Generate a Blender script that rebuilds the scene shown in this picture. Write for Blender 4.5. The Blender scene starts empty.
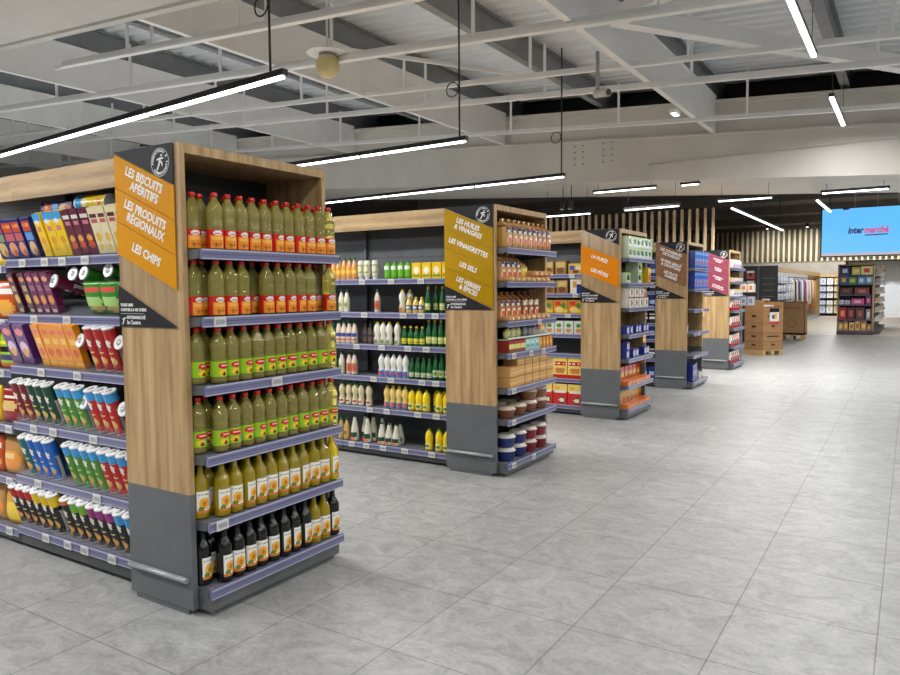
import bpy, math, random
from mathutils import Matrix, Vector
random.seed(7)
sc = bpy.context.scene
COL = bpy.context.collection
PI = math.pi
R = math.radians

# ---------------------------------------------------------------- colours / materials
def lin(c):
    c = c / 255.0
    return c / 12.92 if c <= 0.04045 else ((c + 0.055) / 1.055) ** 2.4
def S(r, g, b):
    return (lin(r), lin(g), lin(b), 1.0)

def new_mat(name):
    m = bpy.data.materials.new(name); m.use_nodes = True
    nt = m.node_tree
    return m, nt, nt.nodes['Principled BSDF']

def noisy(name, c1, c2, scale=8.0, rough=0.5, metal=0.0, stretch=(1, 1, 1), bump=0.0, spec=0.5, detail=4.0):
    m, nt, b = new_mat(name)
    tc = nt.nodes.new('ShaderNodeTexCoord'); mp = nt.nodes.new('ShaderNodeMapping')
    mp.inputs['Scale'].default_value = stretch
    nz = nt.nodes.new('ShaderNodeTexNoise'); nz.inputs['Scale'].default_value = scale; nz.inputs['Detail'].default_value = detail
    rp = nt.nodes.new('ShaderNodeValToRGB')
    rp.color_ramp.elements[0].position = 0.3; rp.color_ramp.elements[0].color = c1
    rp.color_ramp.elements[1].position = 0.7; rp.color_ramp.elements[1].color = c2
    nt.links.new(tc.outputs['Object'], mp.inputs['Vector']); nt.links.new(mp.outputs['Vector'], nz.inputs['Vector'])
    nt.links.new(nz.outputs['Fac'], rp.inputs['Fac']); nt.links.new(rp.outputs['Color'], b.inputs['Base Color'])
    b.inputs['Roughness'].default_value = rough; b.inputs['Metallic'].default_value = metal
    b.inputs['Specular IOR Level'].default_value = spec
    if bump:
        bp = nt.nodes.new('ShaderNodeBump'); bp.inputs['Strength'].default_value = bump; bp.inputs['Distance'].default_value = 0.01
        nt.links.new(nz.outputs['Fac'], bp.inputs['Height']); nt.links.new(bp.outputs['Normal'], b.inputs['Normal'])
    return m

def oak(name, stretch, seed=0.0):
    m, nt, b = new_mat(name)
    tc = nt.nodes.new('ShaderNodeTexCoord'); mp = nt.nodes.new('ShaderNodeMapping')
    mp.inputs['Scale'].default_value = stretch; mp.inputs['Location'].default_value = (seed, seed * 1.3, seed * .7)
    nz = nt.nodes.new('ShaderNodeTexNoise'); nz.inputs['Scale'].default_value = 1.0; nz.inputs['Detail'].default_value = 8; nz.inputs['Roughness'].default_value = .6
    rp = nt.nodes.new('ShaderNodeValToRGB'); e = rp.color_ramp.elements
    e[0].position = .25; e[0].color = S(130, 98, 62); e[1].position = .75; e[1].color = S(210, 180, 134)
    k = rp.color_ramp.elements.new(.5); k.color = S(183, 151, 106)
    n2 = nt.nodes.new('ShaderNodeTexNoise'); n2.inputs['Scale'].default_value = 4.0; n2.inputs['Detail'].default_value = 3
    r2 = nt.nodes.new('ShaderNodeValToRGB'); r2.color_ramp.elements[0].position = .56; r2.color_ramp.elements[0].color = (1, 1, 1, 1)
    r2.color_ramp.elements[1].position = .70; r2.color_ramp.elements[1].color = (.58, .50, .42, 1)
    mx = nt.nodes.new('ShaderNodeMix'); mx.data_type = 'RGBA'; mx.blend_type = 'MULTIPLY'; mx.inputs[0].default_value = .8
    L = nt.links.new
    L(tc.outputs['Object'], mp.inputs['Vector']); L(mp.outputs['Vector'], nz.inputs['Vector']); L(mp.outputs['Vector'], n2.inputs['Vector'])
    L(nz.outputs['Fac'], rp.inputs['Fac']); L(n2.outputs['Fac'], r2.inputs['Fac'])
    L(rp.outputs['Color'], mx.inputs[6]); L(r2.outputs['Color'], mx.inputs[7]); L(mx.outputs[2], b.inputs['Base Color'])
    b.inputs['Roughness'].default_value = .48
    return m

def printed(name, rough, spec=0.5):
    m, nt, b = new_mat(name)
    at = nt.nodes.new('ShaderNodeAttribute'); at.attribute_name = 'Col'
    nz = nt.nodes.new('ShaderNodeTexNoise'); nz.inputs['Scale'].default_value = 60
    mp = nt.nodes.new('ShaderNodeMapRange'); mp.inputs[3].default_value = .92; mp.inputs[4].default_value = 1.06
    mx = nt.nodes.new('ShaderNodeMix'); mx.data_type = 'RGBA'; mx.blend_type = 'MULTIPLY'; mx.inputs[0].default_value = 1
    L = nt.links.new
    L(nz.outputs['Fac'], mp.inputs[0]); L(at.outputs['Color'], mx.inputs[6]); L(mp.outputs[0], mx.inputs[7])
    L(mx.outputs[2], b.inputs['Base Color'])
    b.inputs['Roughness'].default_value = rough; b.inputs['Specular IOR Level'].default_value = spec
    return m

def glassy(name, col, rough=.06, ior=1.3, trans=1.0):
    m, nt, b = new_mat(name)
    nz = nt.nodes.new('ShaderNodeTexNoise'); nz.inputs['Scale'].default_value = 30
    mp = nt.nodes.new('ShaderNodeMapRange'); mp.inputs[3].default_value = .9; mp.inputs[4].default_value = 1.05
    mx = nt.nodes.new('ShaderNodeMix'); mx.data_type = 'RGBA'; mx.blend_type = 'MULTIPLY'; mx.inputs[0].default_value = 1
    mx.inputs[6].default_value = col
    nt.links.new(nz.outputs['Fac'], mp.inputs[0]); nt.links.new(mp.outputs[0], mx.inputs[7]); nt.links.new(mx.outputs[2], b.inputs['Base Color'])
    b.inputs['Roughness'].default_value = rough; b.inputs['IOR'].default_value = ior
    b.inputs['Transmission Weight'].default_value = trans
    n2 = nt.nodes.new('ShaderNodeTexNoise'); n2.inputs['Scale'].default_value = 32; n2.inputs['Detail'].default_value = 1
    bp = nt.nodes.new('ShaderNodeBump'); bp.inputs['Strength'].default_value = .2; bp.inputs['Distance'].default_value = .004
    b.inputs['Coat Weight'].default_value = .6; b.inputs['Coat Roughness'].default_value = .04
    nt.links.new(n2.outputs['Fac'], bp.inputs['Height']); nt.links.new(bp.outputs['Normal'], b.inputs['Normal'])
    return m

def emit(name, col, strength):
    m, nt, b = new_mat(name)
    b.inputs['Base Color'].default_value = (.02, .02, .02, 1); b.inputs['Roughness'].default_value = .4
    b.inputs['Emission Color'].default_value = col; b.inputs['Emission Strength'].default_value = strength
    return m

M = {}
M['oak_v'] = oak('oak_vertical', (20, 20, 1.3))
M['oak_h'] = oak('oak_horizontal', (1.3, 20, 20), 3.1)
M['kick'] = noisy('grey_laminate', S(94, 97, 100), S(102, 105, 108), 6, .45)
M['bumper'] = noisy('bumper_aluminium', S(150, 152, 154), S(170, 172, 173), 20, .35, .3)
M['plinth'] = noisy('plinth_metal', S(98, 100, 102), S(112, 114, 116), 5, .38, .35)
M['plinth_d'] = noisy('dark_plinth', S(66, 68, 70), S(76, 78, 80), 5, .42, .1)
M['deck'] = noisy('shelf_deck', S(112, 114, 122), S(128, 130, 138), 9, .45, .2)
M['bracket'] = noisy('bracket_metal', S(86, 90, 92), S(98, 102, 104), 12, .4, .2)
M['back'] = noisy('back_panel_metal', S(82, 86, 90), S(94, 98, 102), 5, .5, .1)
M['back_d'] = noisy('dark_back_panel', S(34, 35, 37), S(44, 45, 47), 5, .5)
M['print'] = printed('printed_card', .45)
M['gloss'] = printed('printed_film', .22, .6)
M['glass_l'] = glassy('clear_oil', S(255, 240, 122), .03, 1.4, .80)
M['glass_y'] = glassy('yellow_oil', S(255, 224, 4), .03, 1.4, .70)
M['glass_k'] = noisy('dark_bottle_glass', S(12, 13, 11), S(20, 20, 17), 10, .08)
M['acrylic'] = None
m, nt, b = new_mat('clear_acrylic')
tr = nt.nodes.new('ShaderNodeBsdfTransparent'); gl = nt.nodes.new('ShaderNodeBsdfGlossy'); gl.inputs['Roughness'].default_value = .12
ms = nt.nodes.new('ShaderNodeMixShader')
ms.inputs[0].default_value = .06; nt.links.new(tr.outputs[0], ms.inputs[1]); nt.links.new(gl.outputs[0], ms.inputs[2])
nt.links.new(ms.outputs[0], nt.nodes['Material Output'].inputs['Surface']); M['acrylic'] = m
M['sign_dark'] = noisy('sign_charcoal', S(36, 36, 42), S(44, 44, 50), 30, .5, spec=.15)
M['white_ink'] = noisy('white_ink', S(228, 228, 226), S(238, 238, 236), 30, .5)
M['white'] = noisy('white_paint', S(194, 191, 185), S(204, 201, 195), 3, .55)
M['white2'] = noisy('ceiling_steel_white', S(236, 235, 232), S(243, 242, 240), 3, .5)
M['fascia_w'] = noisy('bulkhead_paint', S(204, 200, 192), S(214, 210, 202), 1.5, .6)
M['galv'] = noisy('galvanised_grey', S(128, 131, 134), S(142, 145, 148), 3, .5, .1)
M['sheet'] = noisy('roof_sheet', S(224, 228, 231), S(236, 239, 242), 2.5, .45, .0, (.4, 3, 1))
M['void'] = noisy('dark_void', S(112, 106, 99), S(124, 117, 109), 2, .8)
M['brown_v'] = noisy('brown_board', S(50, 38, 30), S(60, 46, 36), 4, .7)
M['black'] = noisy('black_housing', S(26, 26, 28), S(34, 34, 36), 20, .4)
M['led'] = emit('led_diffuser', (1, 1, 1, 1), 7.0)
M['slat'] = noisy('pale_slat_wood', S(206, 176, 138), S(226, 198, 160), 5, .5, 0, (1, 1, .2))
M['slat2'] = noisy('light_slat', S(206, 188, 146), S(220, 202, 164), 5, .5)
M['beige_wall'] = noisy('beige_wall', S(150, 144, 132), S(162, 156, 144), 2, .7)
M['light_wall'] = noisy('pale_wall', S(196, 200, 204), S(206, 210, 214), 2, .6)
M['carton'] = noisy('corrugated_cardboard', S(150, 112, 72), S(166, 126, 84), 8, .7, 0, (1, 1, 8))
M['pallet'] = noisy('pallet_wood', S(176, 144, 98), S(196, 164, 116), 8, .7, 0, (1, 8, 1))
M['ball'] = noisy('cream_plastic', S(206, 190, 138), S(214, 199, 148), 8, .4)
M['screen'] = emit('screen_blue', S(96, 184, 250), 1.0)
M['screen_band'] = emit('screen_band', S(196, 190, 200), .8)
M['ink_navy'] = emit('screen_ink_dark', S(50, 46, 90), .6)
M['ink_red'] = emit('screen_ink_red', S(222, 90, 150), .8)
for nme, c in dict(s_orange=(216, 146, 0), s_mustard=(178, 138, 6), s_amber=(222, 132, 6), s_brown=(138, 100, 74), s_pink=(148, 72, 92)).items():
    M[nme] = noisy('strip_' + nme[2:], S(*[max(0, q - 5) for q in c]), S(*c), 25, .5, spec=.12)
# floor tiles
def floor_mat(name, c1, c2, mortar, bw, rh, ox, oy, rough):
    m, nt, b = new_mat(name)
    tc = nt.nodes.new('ShaderNodeTexCoord'); mp = nt.nodes.new('ShaderNodeMapping'); mp.inputs['Location'].default_value = (ox, oy, 0)
    br = nt.nodes.new('ShaderNodeTexBrick'); br.offset = 0; br.squash = 1
    br.inputs['Scale'].default_value = 1; br.inputs['Brick Width'].default_value = bw; br.inputs['Row Height'].default_value = rh
    br.inputs['Mortar Size'].default_value = .003; br.inputs['Mortar Smooth'].default_value = .1
    br.inputs['Color1'].default_value = (1, 1, 1, 1); br.inputs['Color2'].default_value = (.93, .93, .93, 1); br.inputs['Mortar'].default_value = mortar
    n1 = nt.nodes.new('ShaderNodeTexNoise'); n1.inputs['Scale'].default_value = 5.0; n1.inputs['Detail'].default_value = 12; n1.inputs['Roughness'].default_value = .76; n1.inputs['Distortion'].default_value = 1.2
    mp2 = nt.nodes.new('ShaderNodeMapping'); mp2.inputs['Scale'].default_value = (1, 1.35, 1)
    n2 = nt.nodes.new('ShaderNodeTexNoise'); n2.inputs['Scale'].default_value = 34; n2.inputs['Detail'].default_value = 8; n2.inputs['Roughness'].default_value = .8
    ad = nt.nodes.new('ShaderNodeMath'); ad.operation = 'MULTIPLY_ADD'; ad.inputs[1].default_value = .62
    rp = nt.nodes.new('ShaderNodeValToRGB'); rp.color_ramp.elements[0].position = .64; rp.color_ramp.elements[0].color = c1
    rp.color_ramp.elements[1].position = .98; rp.color_ramp.elements[1].color = c2
    mx = nt.nodes.new('ShaderNodeMix'); mx.data_type = 'RGBA'; mx.blend_type = 'MULTIPLY'; mx.inputs[0].default_value = 1
    L = nt.links.new
    L(tc.outputs['Object'], mp.inputs['Vector']); L(mp.outputs['Vector'], br.inputs['Vector'])
    L(tc.outputs['Object'], mp2.inputs['Vector']); L(mp2.outputs['Vector'], n1.inputs['Vector']); L(mp2.outputs['Vector'], n2.inputs['Vector'])
    L(n2.outputs['Fac'], ad.inputs[0]); L(n1.outputs['Fac'], ad.inputs[2]); L(ad.outputs[0], rp.inputs['Fac'])
    L(rp.outputs['Color'], mx.inputs[6]); L(br.outputs['Color'], mx.inputs[7]); L(mx.outputs[2], b.inputs['Base Color'])
    b.inputs['Roughness'].default_value = rough; b.inputs['Specular IOR Level'].default_value = .4
    return m
M['floor'] = floor_mat('grey_stone_tiles', S(138, 139, 139), S(178, 179, 178), (.5, .47, .43, 1), .605, .63, .69, -3.10, .42)
M['floor2'] = floor_mat('pale_beige_tiles', S(186, 178, 164), S(206, 199, 186), (.75, .73, .7, 1), 1.2, .2, .1, 0, .45)

# ---------------------------------------------------------------- mesh builder
def pat(base, *shapes):
    def f(u, v):
        c = base
        for s in shapes:
            k = s[0]
            if k == 'e':
                if ((u - s[1]) / s[3]) ** 2 + ((v - s[2]) / s[4]) ** 2 <= 1: c = s[5]
            elif k == 'r':
                if s[1] <= u <= s[3] and s[2] <= v <= s[4]: c = s[5]
            elif k == 'd':       # dotted line of lettering
                if s[1] <= u <= s[3] and s[2] <= v <= s[4] and int(u * s[6]) % 2 == 0: c = s[5]
        return c
    return f

class MB:
    def __init__(s): s.v = []; s.f = []; s.c = []; s.sm = []; s.mi = []; s.cur = 0
    def face(s, idx, col, smooth=False):
        s.f.append(idx); s.c.append(col); s.sm.append(smooth); s.mi.append(s.cur)
    def quad(s, a, b, c, d, col=(1, 1, 1, 1)):
        n = len(s.v); s.v += [a, b, c, d]; s.face((n, n + 1, n + 2, n + 3), col)
    def grid(s, o, pu, pv, nu, nv, fn):
        o, pu, pv = Vector(o), Vector(pu), Vector(pv); n = len(s.v)
        for j in range(nv + 1):
            for i in range(nu + 1): s.v.append(tuple(o + pu * (i / nu) + pv * (j / nv)))
        for j in range(nv):
            for i in range(nu):
                a = n + j * (nu + 1) + i
                s.face((a, a + 1, a + nu + 2, a + nu + 1), fn((i + .5) / nu, (j + .5) / nv))
    def box(s, x0, x1, y0, y1, z0, z1, col=(1, 1, 1, 1), skip=''):
        n = len(s.v)
        s.v += [(x0, y0, z0), (x1, y0, z0), (x1, y1, z0), (x0, y1, z0), (x0, y0, z1), (x1, y0, z1), (x1, y1, z1), (x0, y1, z1)]
        for k, q in (('b', (3, 2, 1, 0)), ('t', (4, 5, 6, 7)), ('f', (0, 1, 5, 4)), ('r', (1, 2, 6, 5)), ('k', (2, 3, 7, 6)), ('l', (3, 0, 4, 7))):
            if k not in skip: s.face(tuple(n + i for i in q), col)
    def hexa(s, pts, col=(1, 1, 1, 1)):     # 8 points ordered like box
        n = len(s.v); s.v += [tuple(p) for p in pts]
        for q in ((3, 2, 1, 0), (4, 5, 6, 7), (0, 1, 5, 4), (1, 2, 6, 5), (2, 3, 7, 6), (3, 0, 4, 7)): s.face(tuple(n + i for i in q), col)
    def prism_xz(s, pts, y0, y1, col=(1, 1, 1, 1)):   # pts counter-clockwise seen from -y
        n = len(s.v); k = len(pts)
        s.v += [(x, y0, z) for x, z in pts] + [(x, y1, z) for x, z in pts]
        s.face(tuple(range(n, n + k)), col); s.face(tuple(range(n + 2 * k - 1, n + k - 1, -1)), col)
        for i in range(k):
            j = (i + 1) % k; s.face((n + j, n + i, n + k + i, n + k + j), col)
    def loft(s, rings, n=20, col=(1, 1, 1, 1), cap0=True, cap1=True, smooth=True, pw=2.0, a0=None, a1=None):
        # rings: (cx, cy, z, rx, ry); col constant or f(u, v); u = .5 faces -y
        k = len(s.v); full = a0 is None
        m = n if full else n + 1
        z0, z1 = rings[0][2], rings[-1][2]
        for (cx, cy, z, rx, ry) in rings:
            for i in range(m):
                a = (-PI / 2 - PI + 2 * PI * i / n) if full else a0 + (a1 - a0) * i / n
                c, d = math.cos(a), math.sin(a)
                if pw != 2.0:
                    c = math.copysign(abs(c) ** (2 / pw), c); d = math.copysign(abs(d) ** (2 / pw), d)
                s.v.append((cx + rx * c, cy + ry * d, z))
        cf = col if callable(col) else (lambda u, v: col)
        for j in range(len(rings) - 1):
            vv = ((rings[j][2] + rings[j + 1][2]) / 2 - z0) / ((z1 - z0) or 1)
            for i in range(n):
                i2 = (i + 1) % m
                s.face((k + j * m + i, k + j * m + i2, k + (j + 1) * m + i2, k + (j + 1) * m + i), cf((i + .5) / n, vv), smooth)
        if full and cap0: s.face(tuple(k + i for i in range(n - 1, -1, -1)), cf(.5, 0.0))
        if full and cap1: s.face(tuple(k + (len(rings) - 1) * m + i for i in range(n)), cf(.5, 1.0))
    def lathe(s, prof, n=20, col=(1, 1, 1, 1), **k): s.loft([(0, 0, z, r, r) for r, z in prof], n, col, **k)
    def tube(s, a, b, r, n=8, col=(1, 1, 1, 1)):
        a, b = Vector(a), Vector(b); d = (b - a).normalized()
        p = d.cross(Vector((0, 0, 1)) if abs(d.z) < .9 else Vector((1, 0, 0))).normalized(); q = d.cross(p)
        k = len(s.v)
        for e in (a, b):
            for i in range(n):
                t = 2 * PI * i / n; s.v.append(tuple(e + (p * math.cos(t) + q * math.sin(t)) * r))
        for i in range(n):
            j = (i + 1) % n; s.face((k + j, k + i, k + n + i, k + n + j), col, True)
        s.face(tuple(k + i for i in range(n)), col); s.face(tuple(k + n + i for i in range(n - 1, -1, -1)), col)
    def poly3(s, pts, col=(1, 1, 1, 1)):
        n = len(s.v); s.v += [tuple(p) for p in pts]; s.face(tuple(range(n, n + len(pts))), col)
    def mesh(s, name, mats):
        if not isinstance(mats, (list, tuple)): mats = [mats]
        me = bpy.data.meshes.new(name); me.from_pydata(s.v, [], s.f)
        for q in mats: me.materials.append(q)
        me.polygons.foreach_set('use_smooth', s.sm); me.polygons.foreach_set('material_index', s.mi)
        at = me.attributes.new('Col', 'FLOAT_COLOR', 'FACE')
        at.data.foreach_set('color', [q for c in s.c for q in c])
        me.update(); return me

def tag(o, label=None, cat=None, group=None, kind=None):
    if label: o['label'] = label
    if cat: o['category'] = cat
    if group: o['group'] = group
    if kind: o['kind'] = kind
    return o
def link(name, me, parent=None, loc=(0, 0, 0), rot=(0, 0, 0)):
    o = bpy.data.objects.new(name, me); COL.objects.link(o); o.location = loc; o.rotation_euler = rot
    if parent: o.parent = parent
    return o
def part(name, mb, mat, parent, loc=(0, 0, 0), rot=(0, 0, 0)):
    return link(name, mb.mesh(name, mat), parent, loc, rot)
def struct(name, mb, mat, parent=None):
    o = link(name, mb.mesh(name, mat), parent)
    if not parent: o['kind'] = 'structure'
    return o
def empty(name, label, cat, loc=(0, 0, 0), rot=(0, 0, 0), group=None):
    o = bpy.data.objects.new(name, None); COL.objects.link(o); o.empty_display_size = .1
    o.location = loc; o.rotation_euler = rot
    return tag(o, label, cat, group)
ORD = 'zeroth first second third fourth fifth sixth seventh eighth ninth tenth eleventh twelfth thirteenth fourteenth fifteenth sixteenth seventeenth eighteenth nineteenth twentieth'.split() + \
      ['twenty-' + q for q in 'first second third fourth fifth sixth seventh eighth ninth'.split()]

def text_mesh(s, size, mat, bold=0.0, align='LEFT', shear=0.0):
    cu = bpy.data.curves.new('lettering', 'FONT'); cu.body = s; cu.size = size; cu.offset = bold; cu.shear = shear
    cu.align_x = align; cu.align_y = 'CENTER'; cu.extrude = .0006; cu.resolution_u = 2
    ob = bpy.data.objects.new('lettering', cu); COL.objects.link(ob)
    dg = bpy.context.evaluated_depsgraph_get()
    me = bpy.data.meshes.new_from_object(ob.evaluated_get(dg)); me.name = 'lettering'
    bpy.data.objects.remove(ob); me.materials.clear(); me.materials.append(mat)
    return me
def join_meshes(items, name, mat):            # items: (mesh, matrix) -> one mesh
    v = []; f = []
    for me, mx in items:
        n = len(v); v += [tuple(mx @ q.co) for q in me.vertices]; f += [tuple(n + i for i in p.vertices) for p in me.polygons]
    out = bpy.data.meshes.new(name); out.from_pydata(v, [], f); out.materials.append(mat); return out
RX = Matrix.Rotation(PI / 2, 4, 'X')

# ---------------------------------------------------------------- camera
F, YAW, PIT, ROL = 727.2977, -0.564975, 0.0666481, -0.00793257
fw = Vector((math.sin(YAW) * math.cos(PIT), math.cos(YAW) * math.cos(PIT), -math.sin(PIT)))
r0 = Vector((math.cos(YAW), -math.sin(YAW), 0)); u0 = r0.cross(fw)
rr = math.cos(ROL) * r0 + math.sin(ROL) * u0; uu = -math.sin(ROL) * r0 + math.cos(ROL) * u0
cam = bpy.data.cameras.new('camera'); camo = bpy.data.objects.new('camera', cam); COL.objects.link(camo)
mw = Matrix.Identity(4)
for i in range(3): mw[i][0], mw[i][1], mw[i][2] = rr[i], uu[i], -fw[i]
mw[0][3], mw[1][3], mw[2][3] = 0, 0, 1.58
camo.matrix_world = mw
cam.sensor_fit = 'HORIZONTAL'; cam.sensor_width = 36; cam.lens = F / 900 * 36; cam.clip_end = 200
sc.camera = camo

# ---------------------------------------------------------------- geometry constants
X0, PW = -2.898, .49                    # front edge of the end panels, panel width
XB = X0 - PW                            # where the long runs begin
YK = [2.228 + 3.048 * k for k in range(5)]
H = 2.272

# ================================================================ SETTING
b = MB(); b.quad((-34, -7, 0), (9, -7, 0), (9, 26.3, 0), (-34, 26.3, 0)); b.quad((-34, -7, -.1), (-34, 26.3, -.1), (9, 26.3, -.1), (9, -7, -.1))
struct('floor', b, M['floor'])
b = MB(); b.quad((-34, 26.3, 0), (9, 26.3, 0), (9, 50, 0), (-34, 50, 0)); b.quad((-34, 26.3, -.1), (-34, 50, -.1), (9, 50, -.1), (9, 26.3, -.1))
struct('floor_beige', b, M['floor2'])
def zr(x, z0): return z0 - .06 * (x + 2.8)
def sloped_box(mb, x0, x1, y0, y1, za, zb, col=(1, 1, 1, 1)):
    mb.hexa([(x0, y0, zr(x0, za)), (x1, y0, zr(x1, za)), (x1, y1, zr(x1, za)), (x0, y1, zr(x0, za)),
             (x0, y0, zr(x0, zb)), (x1, y0, zr(x1, zb)), (x1, y1, zr(x1, zb)), (x0, y1, zr(x0, zb))], col)
# corrugated roof deck
b = MB(); ys = []; y = -7.0
while y < 13.9:
    ys += [(y, 0), (y + .09, 0), (y + .12, .05), (y + .21, .05)]; y += .24
for i in range(len(ys) - 1):
    (ya, ha), (yb, hb) = ys[i], ys[i + 1]
    for xa, xb in ((-34, -8), (-8, 0), (0, 9)):
        b.quad((xa, ya, zr(xa, 5.15 + ha)), (xa, yb, zr(xa, 5.15 + hb)), (xb, yb, zr(xb, 5.15 + hb)), (xb, ya, zr(xb, 5.15 + ha)))
struct('ceiling', b, M['sheet'])
b = MB(); b.quad((-34, 14.0, 4.9), (-34, 50, 4.9), (9, 50, 4.9), (9, 14.0, 4.9)); struct('ceiling_dark', b, M['void'])
for nm, q in dict(wall_left=((-34, -7), (-34, 50)), wall_right=((9, 50), (9, -7)), wall_front=((9, -7), (-34, -7))).items():
    b = MB(); (xa, ya), (xb, yb) = q; b.quad((xa, ya, 0), (xb, yb, 0), (xb, yb, 6.3), (xa, ya, 6.3)); struct(nm, b, M['light_wall'])
b = MB(); b.quad((-34, 46, 0), (9, 46, 0), (9, 46, 5), (-34, 46, 5)); struct('wall_back', b, M['beige_wall'])
b = MB(); b.box(-3.0, 9, 45.8, 45.95, 0, 2.9); struct('wall_back_pale', b, M['light_wall'])
# white roof beams along y, with grey purlins on and between them
for xb_ in (-22.2, -18.3, -14.4, -10.6, -6.79, -2.84, 1.06, 5.0):
    b = MB(); sloped_box(b, xb_ - .05, xb_ - .0, 4.8, 12.8, 4.18, 4.72)
    sloped_box(b, xb_ - .07, xb_ + .012, 4.8, 12.8, 4.14, 4.18); sloped_box(b, xb_ - .07, xb_ + .012, 4.8, 12.8, 4.72, 4.75)
    struct('ceiling_beam', b, M['white2'])
for xp in (-22.2, -20.3, -18.4, -16.4, -14.5, -12.6, -10.72, -8.78, -6.9, -4.85, -2.93, -.92, 1.0, 3.0):
    b = MB(); sloped_box(b, xp - .03, xp - .015, -4, 13.8, 4.78, 5.12); sloped_box(b, xp - .1, xp + .03, -4, 13.8, 4.75, 4.78)
    sloped_box(b, xp - .1, xp + .03, -4, 13.8, 5.10, 5.13); struct('ceiling_purlin', b, M['galv'])
# foreground cross girder and the long bulkhead
b = MB(); sloped_box(b, -34, 9, 3.5, 4.75, 4.16, 5.0); sloped_box(b, -34, 9, 4.70, 4.79, 4.13, 4.2); struct('ceiling_girder', b, M['white'])
b = MB(); sloped_box(b, -34, 9, 12.8, 15.3, 3.38, 3.62); sloped_box(b, -34, 9, 12.8, 14.0, 3.62, 4.12); sloped_box(b, -34, 9, 12.86, 14.0, 4.12, 4.62); sloped_box(b, -34, 9, 12.78, 12.9, 4.62, 4.68)
sloped_box(b, -34, 9, 12.77, 12.85, 4.10, 4.14)
struct('wall_bulkhead', b, M['fascia_w'])
b = MB(); sloped_box(b, -34, 9, 13.85, 13.95, 4.6, 5.3); struct('wall_clerestory', b, M['black'])
for i in range(11):
    xa = -9.6 + i * .98; b = MB(); sloped_box(b, xa, xa + .86, 13.8, 13.84, 4.66, 4.98); struct('trim_%d' % (i + 1), b, M['brown_v'])
# pipe run on the bulkhead
b = MB(); b.tube((-3.95, 12.76, 3.44), (-3.95, 12.76, 3.72), .012); b.tube((-3.95, 12.76, 3.72), (2, 12.76, 3.80), .014)
struct('trim_12', b, M['white'])
# pierced bolt holes
b = MB()
for ix in range(2):
    for iz in range(4):
        for q in range(2): b.box(-5.35 + ix * .55 + q * .16, -5.33 + ix * .55 + q * .16, 12.785, 12.80, 3.82 + iz * .11 + .03, 3.84 + iz * .11 + .03)
struct('trim_13', b, M['black'])
# white rails slung under the beams
rails = [(5.48, 4.12, .036, -9.4), (6.74, 4.12, .042, -30), (8.45, 4.16, .03, -30), (9.2, 4.10, .034, -30), (11.55, 4.12, .03, -30), (5.72, 4.2, .02, -10)]
for (yy, z0, t, xl) in rails:
    b = MB(); sloped_box(b, xl, 5, yy - t, yy + t, z0 - t * .9, z0); sloped_box(b, xl, 5, yy - t * .25, yy + t * .25, z0, z0 + t * 1.4)
    rail = struct('ceiling_rail', b, M['white2'])
    x = -21.95 + (yy % 1) * .6
    while x < 2:
        if x > xl + .3:
            h = MB(); h.box(x - .015, x + .015, yy - .015, yy + .015, zr(x, z0 + .01), zr(x, 4.78)); part('hanger', h, M['white2'], rail)
        x += 1.95
# diagonal bracing at the right
def brace(a, c, w=.07, hh=.16):
    a, c = Vector(a), Vector(c); d = (c - a).normalized(); n = Vector((-d.y, d.x, 0)) * w; z = Vector((0, 0, hh))
    mb = MB(); mb.hexa([a - n, c - n, c + n, a + n, a - n + z, c - n + z, c + n + z, a + n + z])
    struct('ceiling_brace', mb, M['white2'])
brace((-2.62, 7.25, zr(-2.6, 4.24)), (.9, 11.5, zr(.9, 4.24))); brace((-2.6, 7.3, zr(-2.6, 4.24)), (1.0, 4.4, zr(1, 4.24)))
brace((-6.6, 7.3, zr(-6.6, 4.5)), (-4.9, 9.5, zr(-4.9, 4.5)), .02, .05)

# ================================================================ LED TRACKS
TR = []
def track(a, c, joints=(), cable=None, group='linear ceiling lights', label='', w=.022, up=4.6, pw=1.0):
    a, c = Vector(a), Vector(c); L = (c - a).length; ang = math.atan2(c.y - a.y, c.x - a.x)
    t = empty('led_track_light', label, 'ceiling light', a, (0, 0, ang), group)
    b = MB(); b.box(0, L, -w, w, .0, .042); part('housing', b, M['black'], t)
    cuts = [0.0] + [j * L for j in joints] + [L]
    for i in range(len(cuts) - 1):
        d = MB(); d.box(cuts[i] + .025, cuts[i + 1] - .025, -w * .8, w * .8, -.016, -.001); part('diffuser', d, M['led'], t)
        dl = cuts[i + 1] - cuts[i]
        lp = bpy.data.lights.new('track_lamp', 'AREA'); lp.shape = 'RECTANGLE'; lp.size = dl; lp.size_y = .08; lp.energy = POWER * dl * pw; lp.color = (1, .985, .96)
        lo = bpy.data.objects.new('track_lamp', lp); COL.objects.link(lo)
        p = a + (c - a).normalized() * ((cuts[i] + cuts[i + 1]) / 2); lo.location = (p.x, p.y, p.z - .03); lo.rotation_euler = (0, 0, ang)
    for k in (cable if cable is not None else [.08, .92]):
        cb = MB(); cb.tube((k * L, 0, .042), (k * L, 0, up - a.z), .0035 if cable is None else .009, 6); part('cable', cb, M['black'], t)
        if cable is not None:
            ring = MB(); z = .5
            for q in range(12):
                t0, t1 = 2 * PI * q / 12, 2 * PI * (q + 1) / 12
                ring.tube((k * L - .03 + .07 * math.cos(t0) - .05, 0, z + .07 * math.sin(t0)), (k * L - .08 + .07 * math.cos(t1), 0, z + .07 * math.sin(t1)), .006, 5)
            part('cable_loop', ring, M['black'], t)
POWER = 26.0
track((-16.0, 4.68, 3), (-3.54, 3.575, 3), (.5, .69, .867), (.988,), up=4.2, label='long black light track nearest the camera, over the oil display')
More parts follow.
